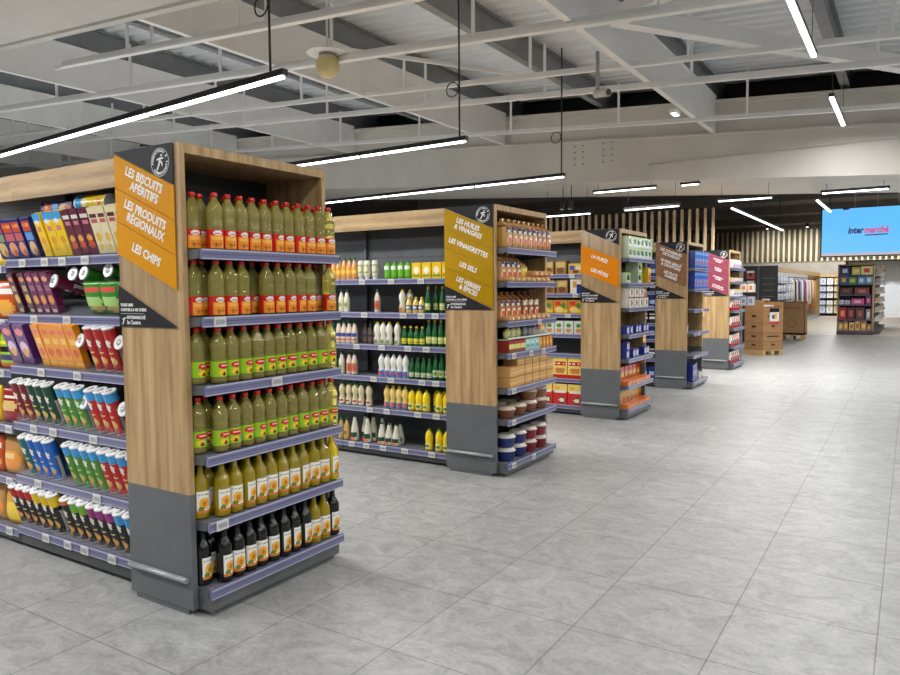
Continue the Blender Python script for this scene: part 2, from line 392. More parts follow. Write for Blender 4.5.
track((-16, 6.6, 3), (-3.636, 6.07, 3), (.5, .71, .89), (.993,), label='long black light track over the aisle between oil and bread displays')
track((-16, 9.65, 3), (-3.765, 8.70, 3), (.5, .755, .886), (.996,), label='long black light track beyond the bread display, below the bulkhead')
track((-4.95, 12.72, 3.31), (-3.78, 12.68, 3.31), (), up=3.45, label='short light bar just below the bulkhead, above the puree display')
track((-3.43, 12.9, 3.34), (-3.1, 12.88, 3.34), up=3.4, label='very short light bar hanging under the bulkhead edge')
track((-6.2, 13.3, 3), (-5.2, 13.26, 3), up=3.5, label='light bar behind the bread display sign, over the slat screen')
track((-4.5, 13.1, 3), (-3.45, 12.95, 3), up=3.42, label='light bar just above the tops of the slat screen')
track((-2.9, 13.3, 3.07), (-2.0, 13.28, 3.07), up=3.33, label='crosswise light bar above the long diagonal light, left of screen')
track((-1.29, 13.32, 3.085), (-.33, 13.28, 3.085), up=3.23, label='crosswise light bar directly above the blue screen')
track((-2.78, 13.9, 3), (-2.8, 20.2, 3), (.5,), [.3, .92], up=4.8, label='long diagonal light running away left of the blue screen', pw=.7)
track((-1.36, 13.5, 3), (-1.35, 15.7, 3), (), [.95], up=4.8, label='short diagonal light touching the top left of the blue screen')
track((-.9, 5.6, 3.9), (-.9, 8.35, 3.9), w=.03, up=4.6, label='bright lengthwise light bar cut by the top edge of the picture', pw=.5)
track((-.9, 10.2, 3.9), (-.9, 12.1, 3.9), w=.03, up=4.6, label='bright lengthwise light bar close to the white bulkhead')
# lights of the same hall outside the frame, and a far track added as fill
track((-18, .55, 3), (-3.5, .45, 3), (.5,), label='light track over the snack aisle behind the viewer')
track((-.9, -5, 3.9), (-.9, 2.6, 3.9), (.5,), label='lengthwise light track above the viewer', pw=.5)
track((2.2, -4, 3.6), (2.2, 12.5, 3.6), (.25, .5, .75), [.2, .9], label='lengthwise light track right of the viewer', pw=.5)
track((5.4, -4, 3.4), (5.4, 12.5, 3.4), (.25, .5, .75), [.2, .9], label='lengthwise light track far right of the viewer', pw=.5)
track((1.5, 14.5, 3), (1.5, 30, 3), (.5,), up=4.8, label='lengthwise light track beyond the screen on the right', pw=.8)
track((-2.4, 27, 3.6), (-2.4, 42, 3.6), (.5,), up=4.8, label='far lengthwise light track over the beige floor', pw=.8)  # extra track, added to brighten the unlit far zone and its slats

# ================================================================ GONDOLAS
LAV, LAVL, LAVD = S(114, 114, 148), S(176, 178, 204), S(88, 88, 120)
def rail_mesh(L, along, tilt=.006):
    # profiled price rail: length L along local x, faces -y, top at z=0
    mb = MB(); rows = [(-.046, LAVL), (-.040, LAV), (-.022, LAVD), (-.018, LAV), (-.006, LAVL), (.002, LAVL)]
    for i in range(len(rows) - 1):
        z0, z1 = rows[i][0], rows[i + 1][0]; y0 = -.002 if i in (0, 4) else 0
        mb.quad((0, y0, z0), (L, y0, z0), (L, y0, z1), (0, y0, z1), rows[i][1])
    mb.box(0, L, .0005, .016, -.046, .002, LAV)
    return mb
def tag_mesh():
    mb = MB(); mb.box(-.035, .035, -.008, -.001, -.047, .0, S(214, 214, 212))
    mb.grid((-.028, -.0085, -.041), (.056, 0, 0), (0, 0, .034), 8, 5, lambda u, v: S(96, 96, 100) if (int(u * 8) + int(v * 5)) % 2 and .1 < v < .9 else S(198, 198, 196))
    return mb.mesh('price_tag', M['print'])
TAGM = tag_mesh()

def end_display(k, name_label, levels, tags, back='back_d'):
    y0 = YK[k]
    t = empty('end_display', name_label, 'shelf display', (X0, y0, 0), (0, 0, 0), 'gondola end displays')
    for s, ya in ((0, 0.0), (1, .97)):
        b = MB(); b.box(-PW, 0, ya, ya + .03, .60, H); p = part('side_panel', b, M['oak_v'], t)
        b = MB(); b.box(-PW, 0, ya, ya + .03, .03, .60); b.box(-PW + .04, -.04, ya + .005, ya + .025, 0, .03); part('kick_plate', b, M['kick'], p)
        if s == 0:
            b = MB(); b.loft([(0, -.012, 0, .014, .018)] * 1 + [(0, -.012, .45, .014, .018)], 10, smooth=True)
            part('bumper_rail', b, M['bumper'], p, (-PW + .015, 0, .178), (0, PI / 2, 0))
    b = MB(); b.box(-PW, 0, .03, .97, H - .045, H); part('top_board', b, M['oak_v'], t)
    b = MB(); b.box(-PW + .02, -PW + .035, .03, .97, .1, H - .045)
    for i in range(14): b.box(-PW + .035, -PW + .039, .03, .97, .25 + i * .14, .255 + i * .14)
    part('back_panel', b, M[back], t)
    b = MB(); b.box(-PW + .02, .088, .036, .964, .03, levels[-1] - .045); b.box(-PW + .1, .05, .07, .96, 0, .03)
    b.box(.085, .092, .034, .05, .02, levels[-1] - .03)
    part('plinth', b, M['plinth'], t)
    for i, z in enumerate(levels):
        b = MB(); b.box(-PW + .04, .085, .046, .954, z - .028, z - .002); sh = part('shelf', b, M['deck'], t)
        for ya in (.032, .955):
            b = MB(); b.hexa([(-PW + .04, ya, z - .09), (.075, ya, z - .042), (.075, ya + .012, z - .042), (-PW + .04, ya + .012, z - .09),
                    (-PW + .04, ya, z), (.08, ya, z), (.08, ya + .012, z), (-PW + .04, ya + .012, z)])
            part('bracket', b, M['bracket'], sh)
        link('price_rail', RAIL_END, sh, (.086 + .016, .03, z), (0, 0, PI / 2))
        for ty in tags[i]: link('price_tag', TAGM, sh, (.103, ty, z), (0, 0, PI / 2))
    return t
RAIL_END = rail_mesh(.965, 0).mesh('price_rail', M['gloss'])
RAIL_BAY = rail_mesh(1.245, 0).mesh('price_rail', M['gloss'])

def bay(k, j, label, levels, tagx, dy=.072, tilt=0.0):
    """one shelving bay of the long run, open towards -y"""
    xr = XB - 1.25 * j; y0 = YK[k]
    t = empty('gondola_bay', label, 'shelf unit', (xr - 1.25, y0, 0), (0, 0, 0), 'long shelving bays')
    b = MB(); b.box(0, 1.25, .48, .5, .1, 2.25)
    for i in range(16): b.box(0, 1.25, .474, .48, .2 + i * .13, .213 + i * .13)
    b.box(0, .03, .44, .52, .05, 2.25); part('back_panel', b, M['back'], t)
    b = MB(); b.box(0, 1.25, dy + .05, dy + .07, 2.135, 2.285); b.box(0, 1.25, dy + .07, .93, 2.255, 2.285); part('fascia_board', b, M['oak_h'], t)
    b = MB(); b.box(.004, 1.246, dy + .012, .48, .03, levels[-1] - .045); b.box(.02, 1.23, dy + .06, .46, 0, .03); part('plinth', b, M['plinth_d'], t)
    b = MB(); b.box(0, 1.25, .52, .93, 0.03, .12); b.box(0, 1.25, .505, .52, .1, 2.25); part('rear_base', b, M['plinth_d'], t)
    for i, z in enumerate(levels):
        b = MB(); zt = math.tan(tilt) * (.47 - dy)
        b.hexa([(.003, dy + .012, z - .026), (1.247, dy + .012, z - .026), (1.247, .473, z - .026 + zt), (.003, .473, z - .026 + zt),
                (.003, dy + .012, z - .002), (1.247, dy + .012, z - .002), (1.247, .473, z - .002 + zt), (.003, .473, z - .002 + zt)])
        sh = part('shelf', b, M['deck'], t)
        link('price_rail', RAIL_BAY, sh, (.0025, dy, z))
        for tx in tagx[i]: link('price_tag', TAGM, sh, (tx, dy - .001, z))
        if tilt:
            b = MB()
            for q in range(5):
                xa = .02 + q * .3; b.box(xa, xa + .003, dy + .02, dy + .2, z, z + .07)
            b.box(.01, 1.24, dy + .012, dy + .015, z, z + .055); part('acrylic_guard', b, M['acrylic'], sh)
    return t
E_LV = [[1.775, 1.455, 1.128, .79, .47, .14],
        [1.915, 1.635, 1.305, 1.04, .745, .48, .115],
        [1.93, 1.63, 1.34, 1.02, .73, .41, .13],
        [1.87, 1.55, 1.23, .87, .52, .11],
        [1.93, 1.67, 1.40, 1.13, .79, .44, .12]]
end_display(0, 'oak end display of cooking oil bottles, nearest to the camera', E_LV[0], [[], [.12], [.48], [], [.1], []])
end_display(1, 'oak end display stacked with bread bags and tubs, second nearest', E_LV[1], [[], [], [.62], [.12, .45, .7], [.12], [.12], [.12, .5]])
end_display(2, 'oak end display of boxed groceries under the amber sign', E_LV[2], [[], [], [], [], [], [], []], 'oak_v')
end_display(3, 'oak end display with blue boxes under the brown sign', E_LV[3], [[], [], [.5], [.3], [], []], 'oak_v')
end_display(4, 'oak end display of red and white packs under the pink sign', E_LV[4], [[], [], [], [], [], [], []], 'oak_v')
S_LV = [1.775, 1.445, 1.135, .79, .46, .14]
TILT = R(17.5)
bay(0, 0, 'snack shelving bay with tilted shelves, beside the orange sign panel', S_LV, [[.2, .44, .62, .84], [.3, .64], [.35, .72], [.24, .45, .85], [.26, .86], [.32, .55, .72, .98]], tilt=TILT)
bay(0, 1, 'shelving bay of crisp bags at the far left edge', [q - .03 for q in S_LV], [[1.17], [1.18], [1.14], [1.2], [1.18], [1.15]], tilt=0)
D_LV = [1.675, 1.365, 1.065, .765, .47, .12]
bay(1, 0, 'dressing shelving bay between the oil display and mustard sign', D_LV, [[.28, .62, .95], [.3, .75, .95, 1.1], [.2, .5, .8, 1.0], [.4, .6, .95, 1.1], [.35, .55, .9, 1.1], [.12, .3, .5, .75, 1.05]])
bay(1, 1, 'dressing shelving bay further left, partly behind oil display', D_LV, [[], [1.15], [1.15], [], [1.15], [1.1]])
B_LV = [1.75, 1.51, 1.26, 1.01, .76, .45, .12]
bay(2, 0, 'boxed food shelving bay seen between bread display and amber sign', B_LV, [[1.1], [1.15], [1.05], [], [], [], []])
bay(2, 1, 'boxed food shelving bay hidden behind the bread display', B_LV, [[]] * 7)
bay(3, 0, 'shelving bay just visible between amber and brown signs', B_LV, [[]] * 7)
bay(4, 0, 'shelving bay just visible between brown and pink signs', B_LV, [[]] * 7)

# ---------------------------------------------------------------- signs
SL = -.19 / .45
LOGO_CACHE = {}
def logo_mesh():
    if 'm' in LOGO_CACHE: return LOGO_CACHE['m']
    items = []
    b = MB(); n = 40
    for (ra, rb) in ((.064, .0665),):
        for i in range(n):
            t0, t1 = 2 * PI * i / n, 2 * PI * (i + 1) / n
            b.poly3([(ra * math.cos(t0), ra * math.sin(t0), 0), (rb * math.cos(t0), rb * math.sin(t0), 0), (rb * math.cos(t1), rb * math.sin(t1), 0), (ra * math.cos(t1), ra * math.sin(t1), 0)])
    # running figure: head, arms, trunk and legs as brush strokes
    def stroke(pts, w):
        for (p, q, wa, wb) in zip(pts[:-1], pts[1:], w[:-1], w[1:]):
            p, q = Vector((*p, 0)), Vector((*q, 0)); d = (q - p).normalized(); nn = Vector((-d.y, d.x, 0))
            b.poly3([p - nn * wa, q - nn * wb, q + nn * wb, p + nn * wa])
    stroke([(.006, .034), (.012, .030), (.02, .033)], [.003, .006, .002])
    stroke([(-.024, .012), (-.004, .016), (.026, .018)], [.002, .006, .003])
    stroke([(.0, .015), (-.004, -.004), (-.022, -.036)], [.005, .006, .004])
    stroke([(.002, .008), (.014, -.004), (.018, -.02)], [.004, .005, .002])
    items.append((b.mesh('fig', M['white_ink']), Matrix.Identity(4)))
    def ring(s, a_start, a_end, inward):
        for i, ch in enumerate(s):
            a = a_start + (a_end - a_start) * (i + .5) / len(s)
            me = text_mesh(ch, .0165, M['white_ink'], .0006, 'CENTER')
            rot = a - PI / 2 if not inward else a + PI / 2
            items.append((me, Matrix.Translation((.053 * math.cos(a), .053 * math.sin(a), 0)) @ Matrix.Rotation(rot, 4, 'Z')))
    ring('PRODUCTEURS', R(190), R(50), False)
    ring('&', R(35), R(25), False)
    ring('COMMERÇANTS', R(215), R(365), True)
    LOGO_CACHE['m'] = join_meshes(items, 'round_logo', M['white_ink'])
    return LOGO_CACHE['m']

def sign(k, mat, label, texts, first, nstrip, size, header_from=0.0, x_fix=.235):
    y0 = YK[k]; x0 = XB; W = .455 if k == 0 else .472
    t = empty('aisle_sign', label, 'sign', (x0, y0 - .001, 0), (0, 0, 0), 'aisle signs on the end panels')
    top = 2.27; zl = 2.265; drop = .19; pitch = .1645
    b = MB(); b.prism_xz([(0, 1.405), (W, 1.405), (W, top), (0, top)], -.004, -.0005); part('acrylic_sheet', b, M['acrylic'], t)
    b = MB()
    if header_from: b.prism_xz([(header_from, top), (W, 2.08), (W, top)], -.008, -.0045)
    else: b.prism_xz([(0, zl + .003), (W, zl - drop + .003), (W, top + .003), (0, top + .003)], -.008, -.0045)
    hp = part('header_panel', b, M['sign_dark'], t)
    link('round_logo', logo_mesh(), hp, (W - .093, -.0088, top - .08), (PI / 2, 0, 0))
    for i in range(nstrip):
        za = zl - pitch * (i + first); b = MB(); g = .0016
        b.prism_xz([(0, za - pitch + g), (W, za - pitch - drop + g), (W, za - drop - g), (0, za - g)], -.008, -.0045)
        st = part('name_strip', b, M[mat], t)
        lines = texts[i]; n = len(lines); items = []
        for q, s in enumerate(lines):
            zc = za - pitch / 2 - drop * x_fix / W - (q - (n - 1) / 2) * size * 1.02
            me = text_mesh(s, size, M['white_ink'], size * .03, 'CENTER')
            wd = max(v.co.x for v in me.vertices) - min(v.co.x for v in me.vertices)
            sx = min(.88, .41 / wd)
            items.append((me, Matrix.Translation((x_fix, -.0088, zc)) @ RX @ Matrix.Rotation(math.atan(-drop / W), 4, 'Z') @ Matrix.Diagonal((sx, 1, 1, 1))))
        # faint running-figure stroke at the strip's left
        link('lettering', join_meshes(items, 'lettering', M['white_ink']), st)
    b = MB(); b.prism_xz([(-.004, 1.405), (W, 1.405), (-.004, 1.405 + .205)], -.008, -.0045); fp = part('footer_panel', b, M['sign_dark'], t)
    items = []
    for s, sz, z, xx in (('TOUS UNIS', .02, 1.512, .012), ('CONTRE LA VIE CHÈRE', .02, 1.488, .012), ('INTERMARCHÉ', .022, 1.450, .062), ('le Centre', .028, 1.425, .062)):
        items.append((text_mesh(s, sz, M['white_ink'], .0006), Matrix.Translation((xx, -.0088, z)) @ RX))
    b = MB(); b.quad((.012, -.0088, 1.469), (.2, -.0088, 1.469), (.2, -.0088, 1.4705), (.012, -.0088, 1.4705))
    b.quad((.02, -.0088, 1.415), (.028, -.0088, 1.415), (.044, -.0088, 1.445), (.036, -.0088, 1.445)); b.quad((.022, -.0088, 1.438), (.056, -.0088, 1.447), (.056, -.0088, 1.452), (.022, -.0088, 1.444))
    items.append((b.mesh('l', M['white_ink']), Matrix.Identity(4)))
    link('lettering', join_meshes(items, 'lettering', M['white_ink']), fp)
sign(0, 's_orange', 'orange sign for savoury biscuits, regional products and crisps', [['LES BISCUITS', 'APÉRITIFS'], ['LES PRODUITS', 'RÉGIONAUX'], ['LES CHIPS']], 0, 3, .06, x_fix=.232)
sign(1, 's_mustard', 'mustard yellow sign for oils, vinegars, dressings, salts and herbs', [['LES HUILES', '& VINAIGRES'], ['LES VINAIGRETTES'], ['LES SELS'], ['LES HERBES', '& ÉPICES']], 0, 4, .056)
sign(2, 's_amber', 'amber sign naming puree and pasta on the third panel', [['LA PURÉE'], ['LES PÂTES']], 1, 2, .058, .04)
sign(3, 's_brown', 'brown sign with three white entries on the fourth panel', [['LES CONSERVES', 'DE POISSON'], ['LE PAIN GRILLÉ', '& CROÛTONS'], ['LES PLATS', 'CUISINÉS']], 0, 3, .056)
sign(4, 's_pink', 'dusty pink sign on the fifth and farthest panel', [['LES BISCUITS', 'SUCRÉS'], ['SUCRES &', 'FARINES'], ['LES DESSERTS', 'SUCRÉS'], ['LES BONBONS', '& CHOCOLATS']], 0, 4, .036, x_fix=.28)
# ================================================================ PRODUCTS
KIND = {}
def kind(name, base, cat, *parts):          # parts: (part name, mesh, index of parent part or None)
    KIND[name] = (base, cat, parts)
def spawn(name, label, loc, rot=(0, 0, 0), group=None, sc_=None):
    base, cat, parts = KIND[name]
    if len(parts) == 1:
        o = link(base, parts[0][1], None, loc, rot); tag(o, label, cat, group)
    else:
        o = empty(base, label, cat, loc, rot, group); made = []
        for (pn, me, pi) in parts: made.append(link(pn, me, o if pi is None else made[pi]))
    if sc_: o.scale = sc_
    return o
def one(name, base, cat, mb, mat='print'): kind(name, base, cat, (base, mb.mesh(base, M[mat]), None))

WHT, BLK = S(236, 234, 228), S(24, 22, 24)
# ---- clear oil bottles
PROF = [(.030, 0), (.038, .004), (.0395, .016), (.0385, .02), (.0385, .108), (.0395, .113), (.037, .118), (.039, .124), (.0365, .13), (.0385, .136), (.036, .142),
        (.0375, .152), (.0405, .170), (.039, .187), (.031, .207), (.020, .225), (.0145, .236), (.0145, .243)]
PROF = [(r, z * 1.05) for r, z in PROF]
bm_ = MB(); bm_.lathe(PROF, 20); BODY_PET = bm_.mesh('bottle_body', M['glass_l'])
def cap_mesh(c, r=.0165, z0=.252, z1=.275):
    mb = MB(); mb.lathe([(r, z0), (r, z1 - .003), (r * .85, z1)], 16, c); return mb.mesh('cap', M['gloss'])
def label_mesh(r, z0, z1, f, half=2.6, n=28, nz=16, mat='gloss', name='label'):
    mb = MB(); rings = [(0, 0, z0 + (z1 - z0) * i / nz, r, r) for i in range(nz + 1)]
    mb.loft(rings, n, f, a0=-PI / 2 - half, a1=-PI / 2 + half); return mb.mesh(name, M[mat])
RED, ORG, YEL, GRN = S(205, 34, 28), S(240, 150, 30), S(246, 206, 40), S(140, 196, 30)
f_red = pat(S(206, 34, 24), ('r', .31, 0, .69, .66, S(240, 146, 34)), ('r', .34, .46, .66, .64, S(248, 182, 70)), ('e', .5, .8, .12, .12, WHT), ('r', .43, .78, .57, .82, S(190, 120, 110)),
            ('e', .45, .2, .04, .12, S(176, 96, 30)), ('e', .55, .22, .04, .1, S(190, 110, 30)), ('r', 0, .1, .12, .6, WHT), ('d', .02, .15, .1, .55, S(120, 40, 40), 60), ('r', .88, .1, 1, .5, S(240, 200, 180)))
f_grn = pat(S(150, 200, 26), ('e', .53, .70, .19, .2, S(214, 26, 34)), ('r', .43, .67, .63, .74, S(240, 226, 220)), ('e', .47, .25, .1, .2, S(250, 205, 20)), ('e', .5, .16, .06, .13, S(110, 50, 20)),
            ('r', .6, .1, .67, .5, S(120, 150, 170)), ('r', 0, .1, .14, .4, S(220, 230, 190)), ('r', .28, 0, .3, 1, S(110, 160, 20)))
kind('oil_red', 'oil_bottle', 'oil bottle', ('bottle_body', BODY_PET, None), ('cap', cap_mesh(RED), None), ('label', label_mesh(.0402, .008, .098, f_red), None))
kind('oil_green', 'oil_bottle', 'oil bottle', ('bottle_body', BODY_PET, None), ('cap', cap_mesh(S(214, 44, 30)), None), ('label', label_mesh(.0402, .034, .110, f_grn), None))
PW2 = [(r * (1.1 if z < .2 else 1.04), z) for r, z in [(.028, 0), (.0345, .004), (.036, .012), (.036, .165), (.034, .185), (.026, .206), (.0165, .222), (.0138, .24), (.0138, .274)]]
f_wht = pat(S(240, 238, 230), ('r', 0, 0, 1, .1, S(214, 128, 40)), ('e', .5, .45, .34, .27, S(240, 176, 48)), ('e', .5, .42, .14, .13, S(200, 120, 24)), ('e', .3, .2, .2, .1, S(110, 130, 40)), ('d', .12, .8, .88, .9, S(70, 84, 60), 22))
def wine(matk, capc):
    mb = MB(); mb.lathe(PW2, 20); c = MB(); c.lathe([(.0155, .258), (.0155, .285), (.013, .287)], 14, capc)
    return (('bottle_body', mb.mesh('bottle_body', M[matk]), None), ('cap', c.mesh('cap', M['gloss']), None), ('label', label_mesh(.0402, .03, .138, f_wht, .95), None))
kind('oil_yellow', 'olive_oil_bottle', 'oil bottle', *wine('glass_y', S(60, 62, 40)))
kind('oil_dark', 'olive_oil_bottle', 'oil bottle', *wine('glass_k', S(24, 24, 24)))

SHELF = ['top', 'second', 'third', 'fourth', 'fifth', 'bottom']
def oils(row, k, start, n, desc, gaps=(), extra=(), pitch=.0808, z=None, back=True):
    z = E_LV[0][row] + .001; nn = SHELF[row]; c = 0
    for i in range(n):
        if i in gaps: continue
        kk = dict(extra).get(i, k); c += 1
        dd = desc if kk == k else {'oil_yellow': 'golden oil bottle with white label'}[kk]
        spawn(kk, '%s, %s from sign panel, %s shelf, nearest display' % (dd, ORD[c], nn),
              (X0 + .045 + random.uniform(-.004, .004) - (.06 if i == 0 else 0), YK[0] + start + i * pitch, z), (0, 0, PI / 2 + random.uniform(-.35, .25)), 'oil bottles on the %s end shelf' % nn)
    if back:
        for i in range(1, n):
            spawn(k, '%s, %s in the row behind, %s shelf, nearest display' % (desc, ORD[i], nn),
                  (X0 - .048, YK[0] + start + (i + .1) * pitch - .02, z), (0, 0, PI / 2 + random.uniform(-.5, .5)), 'oil bottles on the %s end shelf' % nn)
oils(0, 'oil_red', .075, 12, 'clear oil bottle with red label')
oils(1, 'oil_red', .075, 12, 'clear oil bottle with red label', (4, 10))
oils(2, 'oil_green', .075, 12, 'clear oil bottle with green label')
oils(3, 'oil_green', .075, 12, 'clear oil bottle with green label')
oils(4, 'oil_yellow', .075, 12, 'golden oil bottle with white label')
oils(5, 'oil_dark', .075, 12, 'dark oil bottle with white label', extra={9: 'oil_yellow', 10: 'oil_yellow'})

# ---- crisps, snacks on the tilted shelves of the first gondola
def tube_kind(name, body, band, low, band_h=.12, text=WHT, h=.245):
    grey = S(204, 202, 198); dk = S(70, 66, 64)
    f = pat(body, ('r', 0, 1 - band_h, 1, 1, band), ('r', 0, .0, 1, .025, grey), ('e', .5, .70, .085, .055, S(240, 232, 214)), ('r', .43, .58, .57, .64, text), ('d', .44, .59, .56, .63, body, 90),
            ('e', .5, .27, .1, .1, low), ('e', .46, .31, .05, .06, S(240, 206, 120)), ('e', .55, .24, .05, .06, S(228, 176, 84)), ('e', .49, .17, .05, .05, S(206, 120, 60)), ('r', .42, .44, .58, .475, S(236, 214, 120)),
            ('r', .68, .08, .80, .62, grey), ('d', .69, .1, .79, .6, dk, 110), ('r', .22, .08, .32, .62, grey), ('d', .23, .1, .31, .6, dk, 110))
    mb = MB(); n = 34; mb.lathe([(.0365, 0)] + [(.0375, .002 + (h - .004) * i / n) for i in range(n + 1)] + [(.0365, h)], 48, f)
    
    me = mb.mesh('tube_body', M['gloss'])
    l = MB(); l.lathe([(.0395, h - .002), (.0395, h + .007), (.0365, h + .0095), (.0355, h + .0075)], 22, S(244, 244, 242))
    l.lathe([(.018, h + .0078), (.0001, h + .008)], 12, S(214, 216, 220))
    kind(name, 'crisp_tube', 'crisp tube', ('tube_body', me, None), ('lid', l.mesh('lid', M['gloss']), None))
cr = S(234, 196, 104)
BLU = S(60, 160, 224)
tube_kind('t_maroon', S(104, 28, 58), S(104, 28, 58), S(200, 150, 90)); tube_kind('t_dred', S(128, 20, 28), S(128, 20, 28), S(190, 120, 80))
tube_kind('t_dgreen', S(10, 70, 52), S(10, 70, 52), S(200, 190, 110)); tube_kind('t_green', S(80, 150, 52), BLU, S(150, 190, 90), .2)
tube_kind('t_red', S(200, 34, 36), BLU, cr, .2); tube_kind('t_teal', S(16, 110, 112), S(16, 110, 112), cr); tube_kind('t_blue', S(28, 104, 200), S(28, 104, 200), S(120, 190, 236))
tube_kind('k_red', S(34, 32, 34), S(196, 28, 30), S(200, 70, 50), .24); tube_kind('k_yellow', S(34, 32, 34), S(240, 206, 20), S(220, 170, 50), .26)
tube_kind('k_orange', S(40, 32, 30), S(224, 112, 44), S(222, 128, 50), .1); tube_kind('k_green', S(34, 34, 34), S(120, 184, 44), S(220, 130, 60), .24)
tube_kind('k_purple', S(36, 32, 36), S(160, 44, 132), S(224, 128, 44), .24); tube_kind('k_blue', S(34, 34, 38), BLU, S(226, 130, 70), .24)
tube_kind('t_yellow', S(238, 202, 30), BLU, cr, .22); tube_kind('t_bgreen', S(60, 140, 44), S(60, 140, 44), S(170, 210, 110))
tube_kind('t_cherry', S(186, 26, 30), S(186, 26, 30), S(226, 180, 110))
def carton(name, w, d, h, base, f, nu=20, nv=36, side=None, nm='snack_box', cat='snack box', mat='gloss', flap=True, top=None):
    mb = MB(); side = side or base
    mb.box(-w / 2, w / 2, -d / 2, d / 2, 0, h, side, 'f')
    mb.grid((-w / 2, -d / 2, 0), (w, 0, 0), (0, 0, h), nu, nv, f)
    if top: mb.quad((-w / 2, -d / 2, h + .0006), (w / 2, -d / 2, h + .0006), (w / 2, d / 2, h + .0006), (-w / 2, d / 2, h + .0006), top)
    if flap: mb.box(-w / 2 + .002, w / 2 - .002, -.003, .003, h, h + .004, side)
    one(name, nm, cat, mb, mat)
NAVY = S(34, 36, 104)
for nm, c2, c3 in (('b_navy1', S(120, 150, 110), S(206, 180, 110)), ('b_navy2', S(200, 90, 90), S(220, 150, 110)), ('b_navy3', S(80, 150, 214), S(214, 180, 130))):
    carton(nm, .105, .042, .235, NAVY, pat(NAVY, ('r', .12, .68, .9, .93, S(206, 70, 36)), ('d', .16, .78, .86, .86, S(250, 180, 60), 14), ('r', .1, .44, .9, .64, c2), ('e', .5, .24, .36, .18, c3), ('e', .62, .14, .16, .1, S(190, 110, 60))), top=S(226, 228, 236))
carton('b_cream0', .1, .042, .235, S(236, 214, 160), pat(S(236, 214, 160), ('r', .1, .6, .9, .9, S(230, 120, 40)), ('e', .5, .3, .4, .2, S(240, 170, 50))), top=WHT)
carton('b_yellow', .082, .042, .25, S(240, 200, 20), pat(S(240, 200, 20), ('r', 0, .84, 1, 1, BLU), ('e', .4, .80, .3, .05, WHT), ('r', .2, .58, .7, .7, S(220, 120, 110)), ('e', .5, .36, .3, .1, S(226, 150, 40)), ('e', .6, .2, .28, .09, S(220, 170, 60))), top=BLU)
carton('b_maroon', .075, .042, .25, S(96, 22, 50), pat(S(96, 22, 50), ('r', .12, .80, .88, .88, S(232, 222, 214)), ('r', .2, .66, .8, .76, S(206, 120, 140)), ('e', .45, .36, .3, .08, S(226, 160, 60)), ('e', .5, .22, .33, .08, S(200, 80, 40))), top=S(150, 110, 120))
carton('b_cream', .072, .042, .25, S(232, 218, 176), pat(S(232, 218, 176), ('r', .12, .79, .88, .87, S(90, 40, 48)), ('r', .15, .66, .85, .74, S(190, 90, 100)), ('e', .5, .36, .32, .1, S(226, 180, 80)), ('e', .45, .16, .3, .07, S(230, 200, 110))), top=S(240, 232, 210))
carton('b_brown', .075, .042, .245, S(72, 30, 40), pat(S(72, 30, 40), ('e', .5, .85, .36, .06, S(230, 130, 90)), ('r', .2, .55, .8, .7, S(190, 150, 120)), ('e', .5, .36, .34, .12, S(228, 170, 60)), ('r', .2, .04, .8, .1, S(210, 180, 150))), top=S(110, 50, 70))
carton('b_plum', .07, .042, .245, S(104, 28, 76), pat(S(104, 28, 76), ('e', .5, .85, .36, .06, S(236, 150, 120)), ('r', .2, .55, .8, .7, S(150, 80, 120)), ('e', .5, .34, .34, .11, S(226, 140, 60)), ('r', .2, .04, .8, .1, S(220, 190, 190))), top=S(130, 50, 90))
carton('b_purple', .125, .042, .25, S(88, 40, 110), pat(S(88, 40, 110), ('e', .5, .82, .36, .09, S(230, 120, 130)), ('e', .5, .42, .36, .16, S(220, 190, 210)), ('e', .5, .30, .26, .11, S(226, 156, 70))), top=S(120, 70, 140))
carton('b_orange', .08, .042, .255, S(236, 148, 24), pat(S(236, 148, 24), ('e', .5, .84, .36, .06, S(228, 110, 90)), ('r', .2, .56, .8, .7, S(250, 196, 90)), ('e', .5, .36, .34, .1, S(214, 96, 30)), ('r', .1, .05, .9, .13, S(250, 190, 60))), top=S(240, 170, 70))
# pillow bags
def bag(name, w, d, h, f, nm='crisp_bag', cat='crisp bag', mat='gloss'):
    mb = MB(); n = 14; rings = []
    for i in range(n + 1):
        t = i / n; e = math.sin(PI * min(1, max(0, t * .93 + .035))) ** .45
        rings.append((0, 0, h * t, w / 2 * (.9 + .1 * e) * (1 + .03 * math.sin(9 * t)), max(.004, d / 2 * e * (1.1 - .35 * t))))
    mb.loft(rings, 24, f, pw=2.6); one(name, nm, cat, mb, mat)
bag('bag_orange', .2, .09, .24, pat(S(200, 84, 26), ('e', .5, .3, .16, .2, S(236, 170, 70)), ('r', .35, .65, .65, .8, WHT)))
bag('bag_yellow', .2, .09, .23, pat(S(238, 196, 36), ('e', .5, .35, .16, .2, S(250, 224, 110)), ('r', .38, .7, .6, .84, S(190, 30, 40))))
bag('bag_lime', .2, .08, .24, pat(S(150, 196, 40), ('r', 0, .2, 1, .34, S(60, 60, 110)), ('r', 0, .45, 1, .54, BLK), ('r', 0, .66, 1, .74, S(240, 230, 60)), ('r', 0, .02, 1, .16, S(226, 120, 60))))
bag('bag_tan', .19, .09, .24, pat(S(190, 140, 80), ('e', .5, .4, .16, .25, S(236, 150, 60)), ('e', .45, .5, .08, .1, S(240, 200, 140))))
bag('bag_red', .19, .09, .22, pat(S(150, 26, 34), ('e', .5, .5, .13, .14, S(226, 190, 120)), ('r', .4, .68, .6, .8, WHT)))
bag('bag_gold', .2, .1, .22, pat(S(206, 160, 40), ('e', .5, .4, .17, .24, S(244, 208, 60))))
